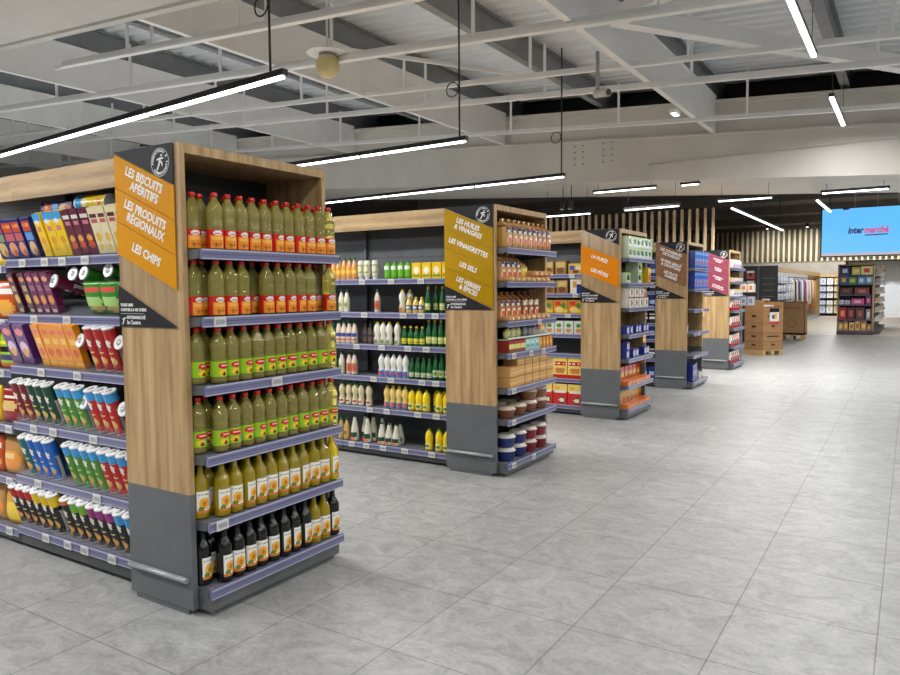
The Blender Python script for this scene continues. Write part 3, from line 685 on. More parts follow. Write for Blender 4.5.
bag('bag_green', .15, .07, .18, pat(S(58, 140, 46), ('e', .5, .78, .12, .1, S(226, 90, 80)), ('e', .5, .42, .16, .17, S(170, 210, 120)), ('e', .55, .2, .12, .1, S(200, 170, 90))))

YS = YK[0] + .072
TN = math.tan(TILT)
CN = dict(t_maroon='maroon', t_dred='dark red', t_dgreen='dark green', t_green='green blue-topped', t_red='red blue-topped', t_teal='teal', t_blue='bright blue', k_red='black and red', k_yellow='black and yellow',
          k_orange='black and orange', k_green='black and lime', k_purple='black and purple', k_blue='black and blue', b_navy1='navy', b_navy2='navy', b_navy3='navy', b_cream0='pale orange', b_yellow='yellow and blue',
          b_maroon='maroon', b_cream='cream', b_brown='dark brown', b_plum='plum', b_purple='purple', b_orange='orange', bag_green='green', t_bgreen='green', t_cherry='cherry red')
def snack_row(row, items):
    z = S_LV[row]; nn = SHELF[row]; items = [(k, x + .075) for k, x in sorted(items, key=lambda q: -q[1]) if x + .075 < -3.425]
    for i, (k, x) in enumerate(items):
        what = {'t': 'crisp tube', 'k': 'crisp tube', 'b': 'snack box'}[k[0]] if not k.startswith('bag') else 'crisp bag'
        dep = .065 if what == 'crisp tube' else .06
        spawn(k, '%s %s, %s from the oak panel on %s snack shelf' % (CN[k], what, ORD[i + 1], nn), (x, YS + dep, z + dep * TN - .001), (TILT, 0, random.uniform(-.08, .08)), 'snacks on the %s snack shelf' % nn)
snack_row(0, [('b_cream0', -4.90), ('b_navy1', -4.775), ('b_navy2', -4.66), ('b_navy2', -4.55), ('b_navy3', -4.435), ('b_yellow', -4.30), ('b_yellow', -4.20), ('b_yellow', -4.11), ('b_maroon', -4.01), ('b_maroon', -3.93),
              ('b_maroon', -3.85), ('b_cream', -3.765), ('b_cream', -3.685), ('b_cream', -3.605), ('b_cream', -3.525), ('b_cream', -3.445)][1:])
snack_row(1, [('b_brown', -4.62), ('b_brown', -4.50), ('b_plum', -4.42), ('b_plum', -4.34), ('b_plum', -4.26), ('bag_green', -3.84), ('bag_green', -3.69), ('bag_green', -3.54)])
snack_row(2, [('b_purple', -4.70), ('b_purple', -4.56), ('b_orange', -4.37), ('b_orange', -4.285), ('b_orange', -4.20), ('b_orange', -4.115), ('b_orange', -4.03), ('t_cherry', -3.85), ('t_cherry', -3.765), ('t_cherry', -3.68)])
snack_row(3, [('t_dred', -4.64), ('t_dred', -4.555), ('t_dgreen', -4.465), ('t_dgreen', -4.38), ('t_dgreen', -4.295), ('t_green', -4.16), ('t_green', -4.075), ('t_green', -3.99), ('t_red', -3.86), ('t_red', -3.775), ('t_red', -3.69)])
snack_row(4, [('t_teal', -4.58), ('t_blue', -4.49), ('t_blue', -4.405), ('t_blue', -4.32), ('t_green', -4.105), ('t_green', -4.02), ('t_green', -3.935), ('t_green', -3.85), ('t_red', -3.765), ('t_red', -3.68), ('t_red', -3.595), ('t_red', -3.51)])
snack_row(5, [('k_red', -4.72), ('k_red', -4.635), ('k_red', -4.55), ('k_yellow', -4.465), ('k_yellow', -4.38), ('k_yellow', -4.295), ('k_orange', -4.15), ('k_green', -4.065), ('k_green', -3.98), ('k_purple', -3.895), ('k_purple', -3.81),
              ('k_purple', -3.725), ('k_blue', -3.64), ('k_blue', -3.555), ('k_blue', -3.47)])
# tubes that have toppled forward over their neighbours: (kind, x, y of base, z of base, tilt, yaw)
for k, x, dy, dz, tl, yw, lb in (
        ('t_maroon', -4.10, .235, .13, 74, -4, 'toppled maroon tube with white lid, left one on second snack shelf'),
        ('t_maroon', -3.98, .26, .16, 72, 3, 'toppled maroon tube with white lid, right one on second snack shelf'),
        ('t_bgreen', -3.83, .25, .17, 74, -3, 'toppled green tube whose white lid rests on green bags'),
        ('t_bgreen', -3.65, .27, .19, 76, 2, 'toppled green tube nearest the oak panel, second snack shelf'),
        ('t_cherry', -3.865, .235, .10, 72, -4, 'toppled cherry red tube beside orange boxes, lid facing out'),
        ('t_cherry', -3.53, .235, .10, 72, 2, 'toppled cherry red tube nearest oak panel, third snack shelf'),
        ('t_red', -3.855, .235, .11, 74, -3, 'toppled red tube with blue top lying beside the green tubes'),
        ('t_red', -3.52, .235, .10, 74, 3, 'toppled red tube nearest oak panel, fourth snack shelf')):
    row = 1 if 'second' in lb or 'green bags' in lb else 2 if 'cherry' in lb else 3
    spawn(k, lb, (x, YS + dy, S_LV[row] + dz), (R(tl), 0, R(yw)), 'toppled crisp tubes')
spawn('t_yellow', 'yellow and blue crisp tube lying on its side above the top snack shelf', (-3.74, YS + .13, 2.075), (0, R(-88), R(-4)), 'crisp tubes lying above the top row', (1.25, 1.25, 1.3))
spawn('b_navy3', 'navy snack box lying flat above the top row of boxes', (-4.12, YS + .15, 2.06), (0, R(-86), R(-2)), 'crisp tubes lying above the top row', (.8, 1.3, 1.5))
FB = [('bag_yellow', 'bag_gold'), ('bag_orange', 'bag_red'), ('bag_lime', 'bag_orange'), ('bag_red', 'bag_yellow'), ('bag_tan', 'bag_orange'), ('bag_gold', 'bag_tan')]
BN = dict(bag_yellow='yellow', bag_gold='golden', bag_orange='orange', bag_red='dark red', bag_lime='lime striped', bag_tan='tan')
for row, (ka, kb) in enumerate(FB):
    z = S_LV[row] - .03
    spawn(ka, '%s crisp bag at the left edge, %s shelf, first from the tubes' % (BN[ka], SHELF[row]), (-4.775, YS + .08, z), (0, 0, .1), 'crisp bags at the left edge')
    spawn(kb, '%s crisp bag at the left edge, %s shelf, second from the tubes' % (BN[kb], SHELF[row]), (-4.99, YS + .08, z), (0, 0, -.1), 'crisp bags at the left edge')

# ---- dressings on the second gondola
def bottle_kind(name, nm, prof, body, capc, capz, f, lz, lr, matb='gloss', n=16, capr=.013, cat='bottle', half=1.3):
    mb = MB(); mb.lathe(prof, n, body)
    parts = [('bottle_body', mb.mesh('bottle_body', M[matb]), None)]
    c = MB(); c.lathe([(capr, capz[0]), (capr, capz[1] - .003), (capr * .7, capz[1])], 12, capc); parts.append(('cap', c.mesh('cap', M['gloss']), None))
    if f: parts.append(('label', label_mesh(lr, lz[0], lz[1], f, half, 10, 8), None))
    kind(name, nm, cat, *parts)
SLIM = [(.022, 0), (.029, .004), (.030, .01), (.030, .11), (.028, .135), (.018, .165), (.012, .19), (.012, .195)]
SQZ = [(.024, 0), (.031, .004), (.032, .05), (.025, .085), (.026, .1), (.034, .13), (.032, .16), (.018, .19), (.014, .195)]
CONE = [(.03, 0), (.041, .005), (.041, .06), (.034, .12), (.022, .18), (.014, .225), (.013, .23)]
GWINE = [(.022, 0), (.028, .004), (.029, .1), (.027, .13), (.015, .18), (.011, .21), (.011, .225)]
GSML = [(.022, 0), (.028, .004), (.029, .09), (.025, .115), (.014, .14), (.012, .16), (.012, .165)]
LEM = [(.026, 0), (.034, .006), (.036, .04), (.032, .07), (.035, .1), (.036, .13), (.028, .165), (.014, .185), (.013, .19)]
def up(p, h): k = h / p[-1][1]; return [(r, z * k) for r, z in p]
GC, YC = S(20, 92, 52), S(246, 214, 30)
fl = lambda a, b_, c: pat(a, ('r', .15, .55, .85, .85, b_), ('e', .5, .28, .3, .2, c))
bottle_kind('d_apricot', 'dressing_bottle', SLIM, S(214, 160, 106), GC, (.19, .215), pat(S(224, 166, 60), ('r', .1, .3, .9, .6, S(240, 200, 110))), (.04, .12), .0306)
bottle_kind('d_white', 'dressing_bottle', SLIM, S(226, 220, 204), GC, (.19, .215), pat(S(214, 214, 180), ('e', .5, .5, .3, .3, S(150, 160, 90))), (.03, .11), .0306)
bottle_kind('d_pink', 'dressing_bottle', SLIM, S(226, 206, 190), GC, (.19, .215), pat(S(190, 130, 100), ('e', .5, .4, .3, .3, S(214, 90, 60))), (.03, .11), .0306)
bottle_kind('d_stripe', 'dressing_bottle', SLIM, S(226, 210, 190), GC, (.19, .215), pat(S(226, 200, 180), ('r', 0, .55, 1, .85, S(60, 84, 160)), ('r', 0, .1, 1, .22, S(190, 70, 60))), (.02, .11), .0306)
bottle_kind('d_shaded', 'dressing_bottle', SLIM, S(92, 80, 74), S(40, 40, 40), (.19, .212), pat(S(110, 92, 84), ('r', 0, .5, 1, .8, S(60, 60, 90))), (.02, .11), .0306)  # dim copy of the banded bottle; back-row shade is put into its colours
bottle_kind('d_squeeze', 'squeeze_bottle', SQZ, S(232, 228, 214), YC, (.19, .215), pat(S(226, 222, 206), ('e', .5, .4, .35, .35, S(120, 150, 80))), (.008, .06), .0326, half=1.0)
bottle_kind('d_squeezer', 'squeeze_bottle', SQZ, S(232, 228, 214), YC, (.19, .215), pat(S(226, 190, 150), ('e', .5, .4, .35, .35, S(206, 120, 60))), (.008, .06), .0326, half=1.0)
bottle_kind('d_bluewhite', 'squeeze_bottle', SQZ, S(234, 232, 226), S(240, 240, 238), (.19, .212), pat(S(60, 130, 206), ('e', .5, .5, .3, .3, S(200, 60, 60))), (.008, .06), .0326, half=1.2)
bottle_kind('d_blueyel', 'squeeze_bottle', SQZ, S(232, 204, 120), YC, (.19, .215), pat(S(70, 120, 190), ('e', .5, .55, .3, .3, S(230, 90, 60))), (.008, .06), .0326, half=1.2)
bottle_kind('d_beige', 'squeeze_bottle', SQZ, S(214, 204, 162), S(40, 120, 60), (.19, .215), pat(S(226, 220, 196), ('e', .5, .6, .3, .2, S(190, 70, 50))), (.008, .06), .0326, half=1.2)
bottle_kind('d_lime', 'lemon_juice_bottle', up(LEM, .15), S(110, 184, 50), S(40, 130, 50), (.145, .165), pat(S(236, 240, 226)), (.085, .12), .0366, half=.8)
bottle_kind('d_lemon', 'lemon_juice_bottle', up(LEM, .185), S(244, 216, 26), S(80, 160, 50), (.18, .2), pat(S(238, 226, 140), ('e', .5, .5, .4, .3, S(90, 140, 60))), (.02, .07), .0368, half=.9)
bottle_kind('d_gwine', 'vinegar_bottle', up(GWINE, .225), S(18, 96, 46), YC, (.22, .24), pat(S(206, 214, 120), ('r', 0, .6, 1, .8, S(240, 240, 220))), (.03, .09), .0296, capr=.0125)
bottle_kind('d_gsmall', 'vinegar_bottle', GSML, S(22, 104, 48), YC, (.16, .178), pat(S(226, 214, 70), ('r', 0, .2, 1, .4, S(60, 130, 50))), (.02, .07), .0296, capr=.013)
bottle_kind('d_gplain', 'vinegar_bottle', up(GSML, .18), S(20, 92, 44), S(30, 110, 50), (.175, .195), pat(S(196, 206, 170), ('r', 0, .2, 1, .4, S(120, 150, 90))), (.02, .06), .0296, capr=.013)
bottle_kind('d_tall', 'vinegar_bottle', up(GWINE, .225), S(20, 96, 44), S(30, 110, 50), (.22, .24), pat(S(200, 206, 160), ('e', .5, .5, .3, .3, S(110, 150, 80))), (.03, .09), .0296, capr=.0125)
bottle_kind('d_cone', 'dressing_bottle', CONE, S(222, 218, 200), GC, (.225, .25), pat(S(20, 70, 44), ('r', 0, 0, 1, .35, S(226, 222, 206)), ('e', .5, .2, .3, .18, S(226, 120, 50))), (.01, .085), .0416, half=1.2)
bottle_kind('d_conesm', 'dressing_bottle', up(CONE, .19), S(222, 218, 200), GC, (.185, .205), pat(S(20, 70, 44), ('r', 0, 0, 1, .35, S(226, 222, 206)), ('e', .5, .2, .3, .18, S(226, 110, 50))), (.01, .07), .0416, half=1.2)
bottle_kind('d_tan', 'dressing_bottle', SLIM, S(196, 164, 92), S(40, 100, 50), (.19, .215), pat(S(206, 180, 110), ('e', .5, .5, .3, .3, S(150, 100, 50))), (.03, .11), .0306)
bottle_kind('d_inv', 'upside_down_bottle', [(.026, .02), (.03, .03), (.034, .07), (.03, .12), (.033, .16), (.026, .18)], S(230, 226, 210), S(236, 236, 230), (0, .022), pat(S(150, 170, 90), ('e', .5, .5, .4, .4, S(226, 220, 190))), (.06, .14), .0346, capr=.024, half=.9)
bottle_kind('d_yelsm', 'dressing_bottle', up(SLIM, .13), S(232, 204, 110), YC, (.125, .145), pat(S(60, 84, 150), ('e', .5, .5, .3, .3, WHT)), (.03, .07), .0306)
carton('d_pack', .095, .07, .14, S(236, 196, 30), pat(S(236, 196, 30), ('e', .5, .55, .28, .25, S(240, 236, 220)), ('r', .1, .1, .9, .22, S(120, 160, 50)), ('d', .3, .5, .7, .6, S(90, 120, 70), 20)), 10, 8, nm='lemon_twin_pack', cat='box')
DN = dict(d_apricot='apricot dressing bottle', d_white='white dressing bottle', d_pink='pinkish dressing bottle', d_stripe='blue-banded dressing bottle', d_shaded='brown dressing bottle', d_squeeze='white squeeze bottle', d_squeezer='orange-labelled squeeze bottle',
          d_bluewhite='blue and white bottle', d_blueyel='yellow-capped squeeze bottle', d_beige='beige squeeze bottle', d_lime='lime green juice bottle', d_lemon='yellow lemon bottle', d_gwine='tall green vinegar bottle', d_gsmall='small green vinegar bottle',
          d_gplain='plain green vinegar bottle', d_tall='tall green bottle', d_cone='large white dressing bottle', d_conesm='small white dressing bottle', d_tan='tan dressing bottle', d_inv='white upside-down bottle', d_yelsm='little yellow bottle', d_pack='yellow lemon pack')
Y2 = YK[1] + .072
def dress_row(row, items):
    z = D_LV[row]; nn = SHELF[row]; items = sorted(items, key=lambda q: -q[1]); cf = {}
    for it in items:
        k, x = it[0], it[1]; deep = it[2] if len(it) > 2 else 0
        key = deep; cf[key] = cf.get(key, 0) + 1
        lb = '%s, %s from mustard sign on %s dressing shelf' % (DN[k], ORD[cf[key]], nn) if not deep else '%s in the row behind, %s from mustard sign, %s dressing shelf' % (DN[k], ORD[cf[key]], nn)
        spawn(k, lb, (x, Y2 + .06 + .075 * deep, z), (0, 0, random.uniform(-.2, .2)), 'bottles on the %s dressing shelf' % nn)
dress_row(0, [('d_apricot', -4.82 + .064 * i) for i in range(6)] + [('d_inv', -4.42), ('d_inv', -4.345), ('d_inv', -4.25)] + [('d_lime', -4.10 + .077 * i) for i in range(4)] + [('d_pack', -3.76 + .108 * i) for i in range(4)])
dress_row(1, [('d_white', -4.67), ('d_white', -4.602), ('d_pink', -4.23), ('d_squeezer', -3.94), ('d_yelsm', -3.865), ('d_yelsm', -3.79), ('d_yelsm', -3.725), ('d_gwine', -3.655), ('d_gwine', -3.50), ('d_gwine', -3.43), ('d_squeeze', -3.91, 1), ('d_gwine', -3.62, 1)])
dress_row(2, [('d_gplain', -4.78)] + [('d_stripe', -4.71 + .066 * i) for i in range(4)] + [('d_shaded', -4.44 + .064 * i, 1) for i in range(4)] + [('d_squeeze', -4.235), ('d_squeeze', -4.165), ('d_squeeze', -4.095), ('d_squeeze', -4.0)] +
          [('d_gsmall', -3.92), ('d_gsmall', -3.85), ('d_gsmall', -3.785), ('d_gsmall', -3.72), ('d_gwine', -3.65), ('d_gwine', -3.585), ('d_gwine', -3.52), ('d_gwine', -3.455)])
dress_row(3, [('d_gplain', -4.76), ('d_white', -4.68), ('d_pink', -4.585), ('d_pink', -4.52)] + [('d_bluewhite', x) for x in (-4.19, -4.12, -4.05, -3.98, -3.91)] + [('d_gplain', x) for x in (-3.84, -3.775, -3.71, -3.645)] + [('d_tall', x) for x in (-3.58, -3.515, -3.45)])
dress_row(4, [('d_beige', x) for x in (-4.68, -4.595, -4.515, -4.44, -4.345)] + [('d_blueyel', x) for x in (-4.13, -4.06, -3.99, -3.92)] + [('d_lemon', x) for x in (-3.845, -3.765, -3.685, -3.545, -3.465)] + [('d_lemon', x, 1) for x in (-3.82, -3.62, -3.54)] + [('d_beige', x, 1) for x in (-4.64, -4.56)])
dress_row(5, [('d_tan', -4.70), ('d_tan', -4.63), ('d_cone', -4.53), ('d_cone', -4.37), ('d_conesm', -4.20), ('d_conesm', -4.115), ('d_conesm', -4.03)] + [('d_cone', x, 1) for x in (-4.46, -4.36, -4.25)] + [('d_conesm', x, 1) for x in (-4.16, -4.04)] +
          [('d_lemon', -3.66), ('d_lemon', -3.55), ('d_lemon', -3.47), ('d_lemon', -3.60, 1), ('d_lemon', -3.50, 1)])

# ---- bread display
def loaf(name, c1, c2, lab, w=.098, d=.2, h=.205):
    mb = MB(); n = 12; rings = []
    for i in range(n + 1):
        t = i / n
        if t < .72: rings.append((0, 0, h * t / .72 * .9, w / 2 * (1.0 if 0 < i else .9), d / 2 * (1.0 if 0 < i else .93)))
        else:
            q = (t - .72) / .28; rings.append((0, -.02 * q, h * (.9 + .3 * q), max(.008, w / 2 * (1 - 1.25 * q)) + (.02 if q > .9 else 0), max(.007, d / 2 * (1 - 1.25 * q)) + (.012 if q > .9 else 0)))
    f = pat(c1, ('r', .36, .52, .64, .66, lab), ('d', .38, .56, .62, .63, WHT, 60), ('r', 0, .1, .3, .7, S(204, 158, 66)), ('r', .7, .1, 1, .7, S(204, 158, 66)), ('e', .5, .3, .09, .12, S(244, 220, 196)), ('e', .5, .27, .04, .07, S(226, 110, 60)), ('r', 0, .68, 1, .74, c2))
    mb.loft(rings, 24, f, pw=4.5); one(name, 'bread_bag', 'bread', mb, 'gloss')
loaf('loaf_a', S(208, 158, 98), S(150, 98, 58), S(44, 46, 70)); loaf('loaf_b', S(186, 126, 74), S(130, 82, 50), S(96, 60, 50)); loaf('loaf_c', S(150, 96, 60), S(110, 70, 44), S(220, 190, 140))
mb = MB()
for i in range(3): mb.loft([(0, 0, 0, .024, .05), (0, 0, .012, .034, .07), (0, 0, .035, .03, .065), (0, 0, .05, .012, .04)], 14, pat(S(222, 166, 110), ('e', .5, .5, .1, .3, S(240, 204, 150))), pw=2.5) if i == 0 else None
one('rolls', 'bread_roll_pack', 'bread', mb, 'gloss')
mb = MB(); mb.loft([(0, 0, 0, .06, .07), (0, 0, .01, .07, .08), (0, 0, .1, .07, .08), (0, 0, .13, .05, .06), (0, 0, .15, .02, .02)], 18, pat(S(226, 180, 70), ('r', .3, .3, .7, .6, S(240, 214, 90))), pw=3)
one('brioche', 'brioche_bag', 'bread', mb, 'gloss')
def end_item(k, d, kname, y, z, depth, label, group, yaw=0.0, sc_=None):
    return spawn(kname, label, (X0 + depth, YK[d] + y, z), (0, 0, PI / 2 + yaw), group, sc_)
LV = E_LV[1]
for i in range(9): end_item(0, 1, 'loaf_a' if i < 6 else 'loaf_b', .125 + i * .095 + (.0 if i else -.01), LV[0], -.02, 'sliced bread bag, %s from the mustard sign on the top bread shelf' % ORD[i + 1], 'bread bags on the top bread shelf')
for i in range(4): end_item(0, 1, 'loaf_a' if i < 3 else 'loaf_b', .12 + i * .095, LV[1], -.08, 'sliced bread bag, %s from the mustard sign on second bread shelf' % ORD[i + 1], 'bread bags on the second bread shelf')
end_item(0, 1, 'brioche', .56, LV[1] + .03, -.08, 'yellow and brown brioche bag on the second bread shelf', 'bread bags on the second bread shelf')
for i in range(8): end_item(0, 1, 'rolls', .13 + i * .1, LV[1], .04, 'flat pack of rolls, %s from mustard sign, second bread shelf front' % ORD[i + 1], 'roll packs along the second bread shelf')
for i in range(4): end_item(0, 1, 'rolls', .60 + i * .1, LV[1] + .052, .035, 'flat pack of rolls lying on other rolls, %s from brioche bag' % ORD[i + 1], 'roll packs along the second bread shelf')
for i in range(4): end_item(0, 1, 'loaf_b', .12 + i * .1, LV[2], -.09, 'sliced bread bag, %s from the mustard sign on third bread shelf' % ORD[i + 1], 'bread bags on the third bread shelf')
for i in range(3): end_item(0, 1, 'loaf_c', .55 + i * .115, LV[2], -.09, 'dark bread bag, %s from the right end of third bread shelf' % ORD[3 - i], 'bread bags on the third bread shelf')
for i in range(8): end_item(0, 1, 'rolls', .13 + i * .1, LV[2], .04, 'flat pack of rolls, %s from mustard sign, third bread shelf front' % ORD[i + 1], 'roll packs along the third bread shelf')
# fourth shelf: small cartons with a tray of round packs above
carton('c_red', .1, .12, .1, S(170, 60, 50), pat(S(170, 60, 50), ('r', 0, .35, 1, .65, S(226, 226, 130)), ('r', 0, 0, 1, .2, S(140, 90, 60)), ('e', .5, .85, .4, .1, S(190, 30, 50))), 8, 10, nm='biscuit_box', cat='box')
carton('c_teal', .09, .12, .1, S(170, 214, 206), pat(S(170, 214, 206), ('r', .1, .3, .9, .5, S(120, 180, 180)), ('e', .5, .7, .3, .1, WHT)), 8, 8, nm='biscuit_box', cat='box')
carton('c_org', .07, .12, .1, S(226, 150, 54), pat(S(226, 150, 54), ('r', .7, 0, 1, 1, S(140, 80, 40)), ('e', .4, .5, .2, .2, S(250, 200, 110))), 8, 8, nm='biscuit_box', cat='box')
ky = .11
for i, kk in enumerate(['c_red', 'c_red', 'c_red', 'c_teal', 'c_teal', 'c_teal', 'c_org', 'c_org', 'c_org', 'c_org']):
    w = dict(c_red=.1, c_teal=.09, c_org=.07)[kk]
    end_item(0, 1, kk, ky + w / 2, LV[3], .01, '%s biscuit box, %s from mustard sign on fourth bread shelf' % (dict(c_red='red and cream', c_teal='pale teal', c_org='orange')[kk], ORD[i + 1]), 'biscuit boxes on the fourth bread shelf'); ky += w + .003
mb = MB(); mb.box(-.42, .42, -.06, .06, 0, .006, S(226, 226, 220)); mb.box(-.42, .42, -.06, -.054, 0, .02, S(226, 226, 220)); one('tray', 'display_tray', 'tray', mb)
end_item(0, 1, 'tray', .52, LV[3] + .105, .01, 'white card tray resting on biscuit boxes, fourth bread shelf', None)
def disc_kind(name, c1, c2):
    mb = MB(); mb.loft([(0, 0, 0, .045, .045), (0, 0, .03, .045, .045)], 20, c1); mb.loft([(0, 0, .03, .034, .034), (0, 0, .034, .02, .02)], 16, c2)
    me = mb.mesh('round_pack', M['gloss']); me.transform(Matrix.Translation((0, 0, .046)) @ Matrix.Rotation(PI / 2, 4, 'X')); kind(name, 'round_pack', 'round pack', ('round_pack', me, None))
disc_kind('disc_g', S(206, 206, 130), S(226, 226, 170)); disc_kind('disc_c', S(120, 124, 124), S(160, 164, 164)); disc_kind('disc_w', S(216, 214, 204), S(230, 228, 220))
for i, (kk, yy) in enumerate((('disc_g', .17), ('disc_g', .265), ('disc_g', .36), ('disc_c', .49), ('disc_c', .59), ('disc_w', .70), ('disc_w', .80), ('disc_w', .89))):
    end_item(0, 1, kk, yy, LV[3] + .112, .0, '%s round pack on white tray, %s from the mustard sign' % (dict(disc_g='yellow-green', disc_c='grey', disc_w='white')[kk], ORD[i + 1]), 'round packs on the white tray')
mb = MB(); mb.box(-.055, 0, -.002, 0, 0, .1, S(236, 90, 140)); mb.box(0, .06, -.002, 0, 0, .1, S(238, 226, 40)); mb.grid((.005, -.0025, .02), (.05, 0, 0), (0, 0, .06), 6, 6, pat(S(238, 226, 40), ('d', .1, .2, .9, .8, S(220, 90, 60), 6))); one('promo', 'promotion_card', 'price card', mb)
end_item(0, 1, 'promo', .70, LV[3] + .17, .085, 'pink and yellow promotion card clipped on the fourth bread shelf', None)
# fifth shelf: wooden-looking round boxes stacked
carton('c_wood', .137, .14, .087, S(216, 166, 100), pat(S(216, 166, 100), ('r', 0, .9, 1, 1, S(176, 126, 66)), ('r', .05, .3, .95, .5, S(232, 186, 122))), 6, 10, nm='kraft_box', cat='box', mat='print', flap=False)
for i in range(6):
    for q in range(2 if i == 0 else 3):
        if i == 5 and q == 2: continue
        end_item(0, 1, 'c_wood', .115 + .072 + i * .15 - (.02 if i == 0 else 0), LV[4] + q * .09, .015 - (.02 if i else 0), 'tan kraft box, %s layer, %s column from mustard sign, fifth bread shelf' % (['bottom', 'middle', 'top'][q], ORD[i + 1]), 'kraft boxes on the fifth bread shelf')
def bowl_kind(name, c, lidc, r=.088, h=.07):
    mb = MB(); mb.lathe([(r * .72, 0), (r * .78, .004), (r * .97, h), (r, h + .003), (r, h + .006), (r * .9, h + .007)], 20, c)
    l = MB(); l.lathe([(r * 1.01, h + .004), (r * 1.01, h + .009), (r * .9, h + .016), (r * .84, h + .03), (r * .5, h + .033), (.0005, h + .033)], 20, lidc)
    kind(name, 'dessert_bowl', 'tub', ('bowl', mb.mesh('bowl', M['gloss']), None), ('lid', l.mesh('lid', M['gloss']), None))
bowl_kind('bowl_brown', S(142, 92, 62), S(206, 188, 168)); bowl_kind('tub_blue', S(34, 52, 120), S(206, 206, 196), .086, .08); bowl_kind('tub_red', S(146, 30, 48), S(206, 196, 186), .086, .08)
for i in range(4):
    for q in range(1 if i < 2 else 2):
        end_item(0, 1, 'bowl_brown', .175 + i * .21, LV[5] + q * .105, .0, 'brown lidded bowl, %s layer, %s from mustard sign, sixth bread shelf' % (['lower', 'upper'][q], ORD[i + 1]), 'brown bowls on the sixth bread shelf')
for i in range(4): end_item(0, 1, 'bowl_brown', .17 + i * .2, LV[5], -.19, 'brown lidded bowl in back row, %s from mustard sign, sixth shelf' % ORD[i + 1], 'brown bowls on the sixth bread shelf')
for i in range(4):
    for q in range(2):
        kk = 'tub_blue' if i < 2 else 'tub_red'
        end_item(0, 1, kk, .175 + i * .21, LV[6] + q * .115, .0, '%s lidded tub, %s layer, %s from mustard sign, bottom bread shelf' % ('blue' if i < 2 else 'red', ['lower', 'upper'][q], ORD[i + 1]), 'lidded tubs on the bottom bread shelf')

# ---- third display: boxed groceries
def gk(name, w, d, h, base, f, nm='grocery_box', nu=10, nv=10, **k): carton(name, w, d, h, base, f, nu, nv, nm=nm, cat='box', **k)
gk('g_green', .15, .16, .128, S(178, 192, 160), pat(S(196, 206, 180), ('r', .05, .86, .95, 1, S(150, 196, 40)), ('r', .05, .1, .5, .8, S(214, 220, 208)), ('e', .35, .58, .27, .2, S(34, 40, 30)), ('r', .2, .28, .9, .36, S(60, 70, 50)), ('e', .78, .6, .2, .28, S(140, 196, 60)), ('r', .55, .08, .95, .3, S(226, 230, 220)), ('r', .1, .86, .6, .96, S(170, 206, 40))), flap=False)
gk('g_white', .19, .16, .125, S(222, 216, 202), pat(S(226, 220, 206), ('r', 0, .86, 1, 1, S(110, 70, 50)), ('r', .0, .0, .06, 1, S(120, 80, 60)), ('e', .6, .45, .16, .22, S(90, 70, 60)), ('r', .2, .3, .45, .6, S(240, 238, 230))), flap=False)
bag('g_bag', .18, .1, .24, pat(S(206, 176, 160), ('e', .5, .6, .15, .2, S(180, 110, 90)), ('e', .5, .3, .15, .14, S(240, 230, 226))), 'pasta_bag', 'bag')
gk('g_blue', .1, .08, .1, S(50, 60, 150), pat(S(50, 60, 150), ('e', .35, .5, .2, .3, WHT), ('r', .6, .1, .9, .9, S(190, 196, 226))))
gk('g_org', .13, .12, .2, S(214, 110, 40), pat(S(226, 140, 50), ('r', 0, .72, 1, 1, S(200, 50, 36)), ('e', .5, .5, .3, .16, S(244, 206, 120)), ('e', .5, .22, .3, .14, S(190, 80, 40))))
gk('g_flat', .13, .14, .05, S(226, 120, 50), pat(S(226, 130, 60), ('r', .1, .2, .9, .6, S(246, 190, 120)), ('e', .5, .5, .2, .3, S(206, 60, 40))), nm='wafer_pack')
gk('g_yel', .15, .14, .2, S(226, 180, 50), pat(S(232, 184, 54), ('r', .05, .7, .95, .94, S(250, 214, 110)), ('e', .5, .36, .36, .2, S(200, 110, 50)), ('r', .1, .05, .9, .14, S(170, 60, 40))))
L3 = E_LV[2]
for q in range(2):
    for i in range(6): end_item(0, 2, 'g_green', .13 + i * .152, L3[0] + q * .129, 0, 'green and white box, %s layer, %s from amber sign, top shelf' % (['lower', 'upper'][q], ORD[i + 1]), 'green boxes on the third end display')
for q in range(2):
    end_item(0, 2, 'g_green', .49, L3[1] + q * .129, 0, 'green and white box in the %s of the lone pair, second shelf' % ['bottom', 'top'][q], 'green boxes on the third end display')
end_item(0, 2, 'g_green', .12, L3[1], -.02, 'single green box beside the amber sign panel, second shelf', 'green boxes on the third end display')
end_item(0, 2, 'g_yel', .90, L3[1], .0, 'yellow box at the right end of second shelf, amber display', None, sc_=(.7, 1, 1))
for q in range(2):
    for i in range(4 if q == 0 else 3): end_item(0, 2, 'g_white', .16 + i * .192, L3[2] + q * .127, 0, 'white and brown box, %s layer, %s from amber sign, third shelf' % (['lower', 'upper'][q], ORD[i + 1]), 'white boxes on the third end display')
end_item(0, 2, 'g_bag', .87, L3[2], 0, 'pinkish pasta bag at the right end of the third shelf', None, sc_=(.8, 1, 1))
for i, (yy, lv, zz) in enumerate(((.12, 3, 0), (.25, 3, 0), (.46, 3, 0), (.57, 3, .0), (.76, 3, 0), (.87, 3, 0), (.12, 4, 0), (.13, 4, .1), (.36, 4, 0), (.47, 4, 0), (.80, 4, 0), (.90, 4, 0))):
    end_item(0, 2, 'g_blue', yy, L3[lv] + zz, .02, 'blue and white pack, %s in line on %s shelf of amber display' % (ORD[i + 1 if i < 6 else i - 5], 'fourth' if lv == 3 else 'fifth'), 'blue packs on the third end display', sc_=(1, 1, 1))
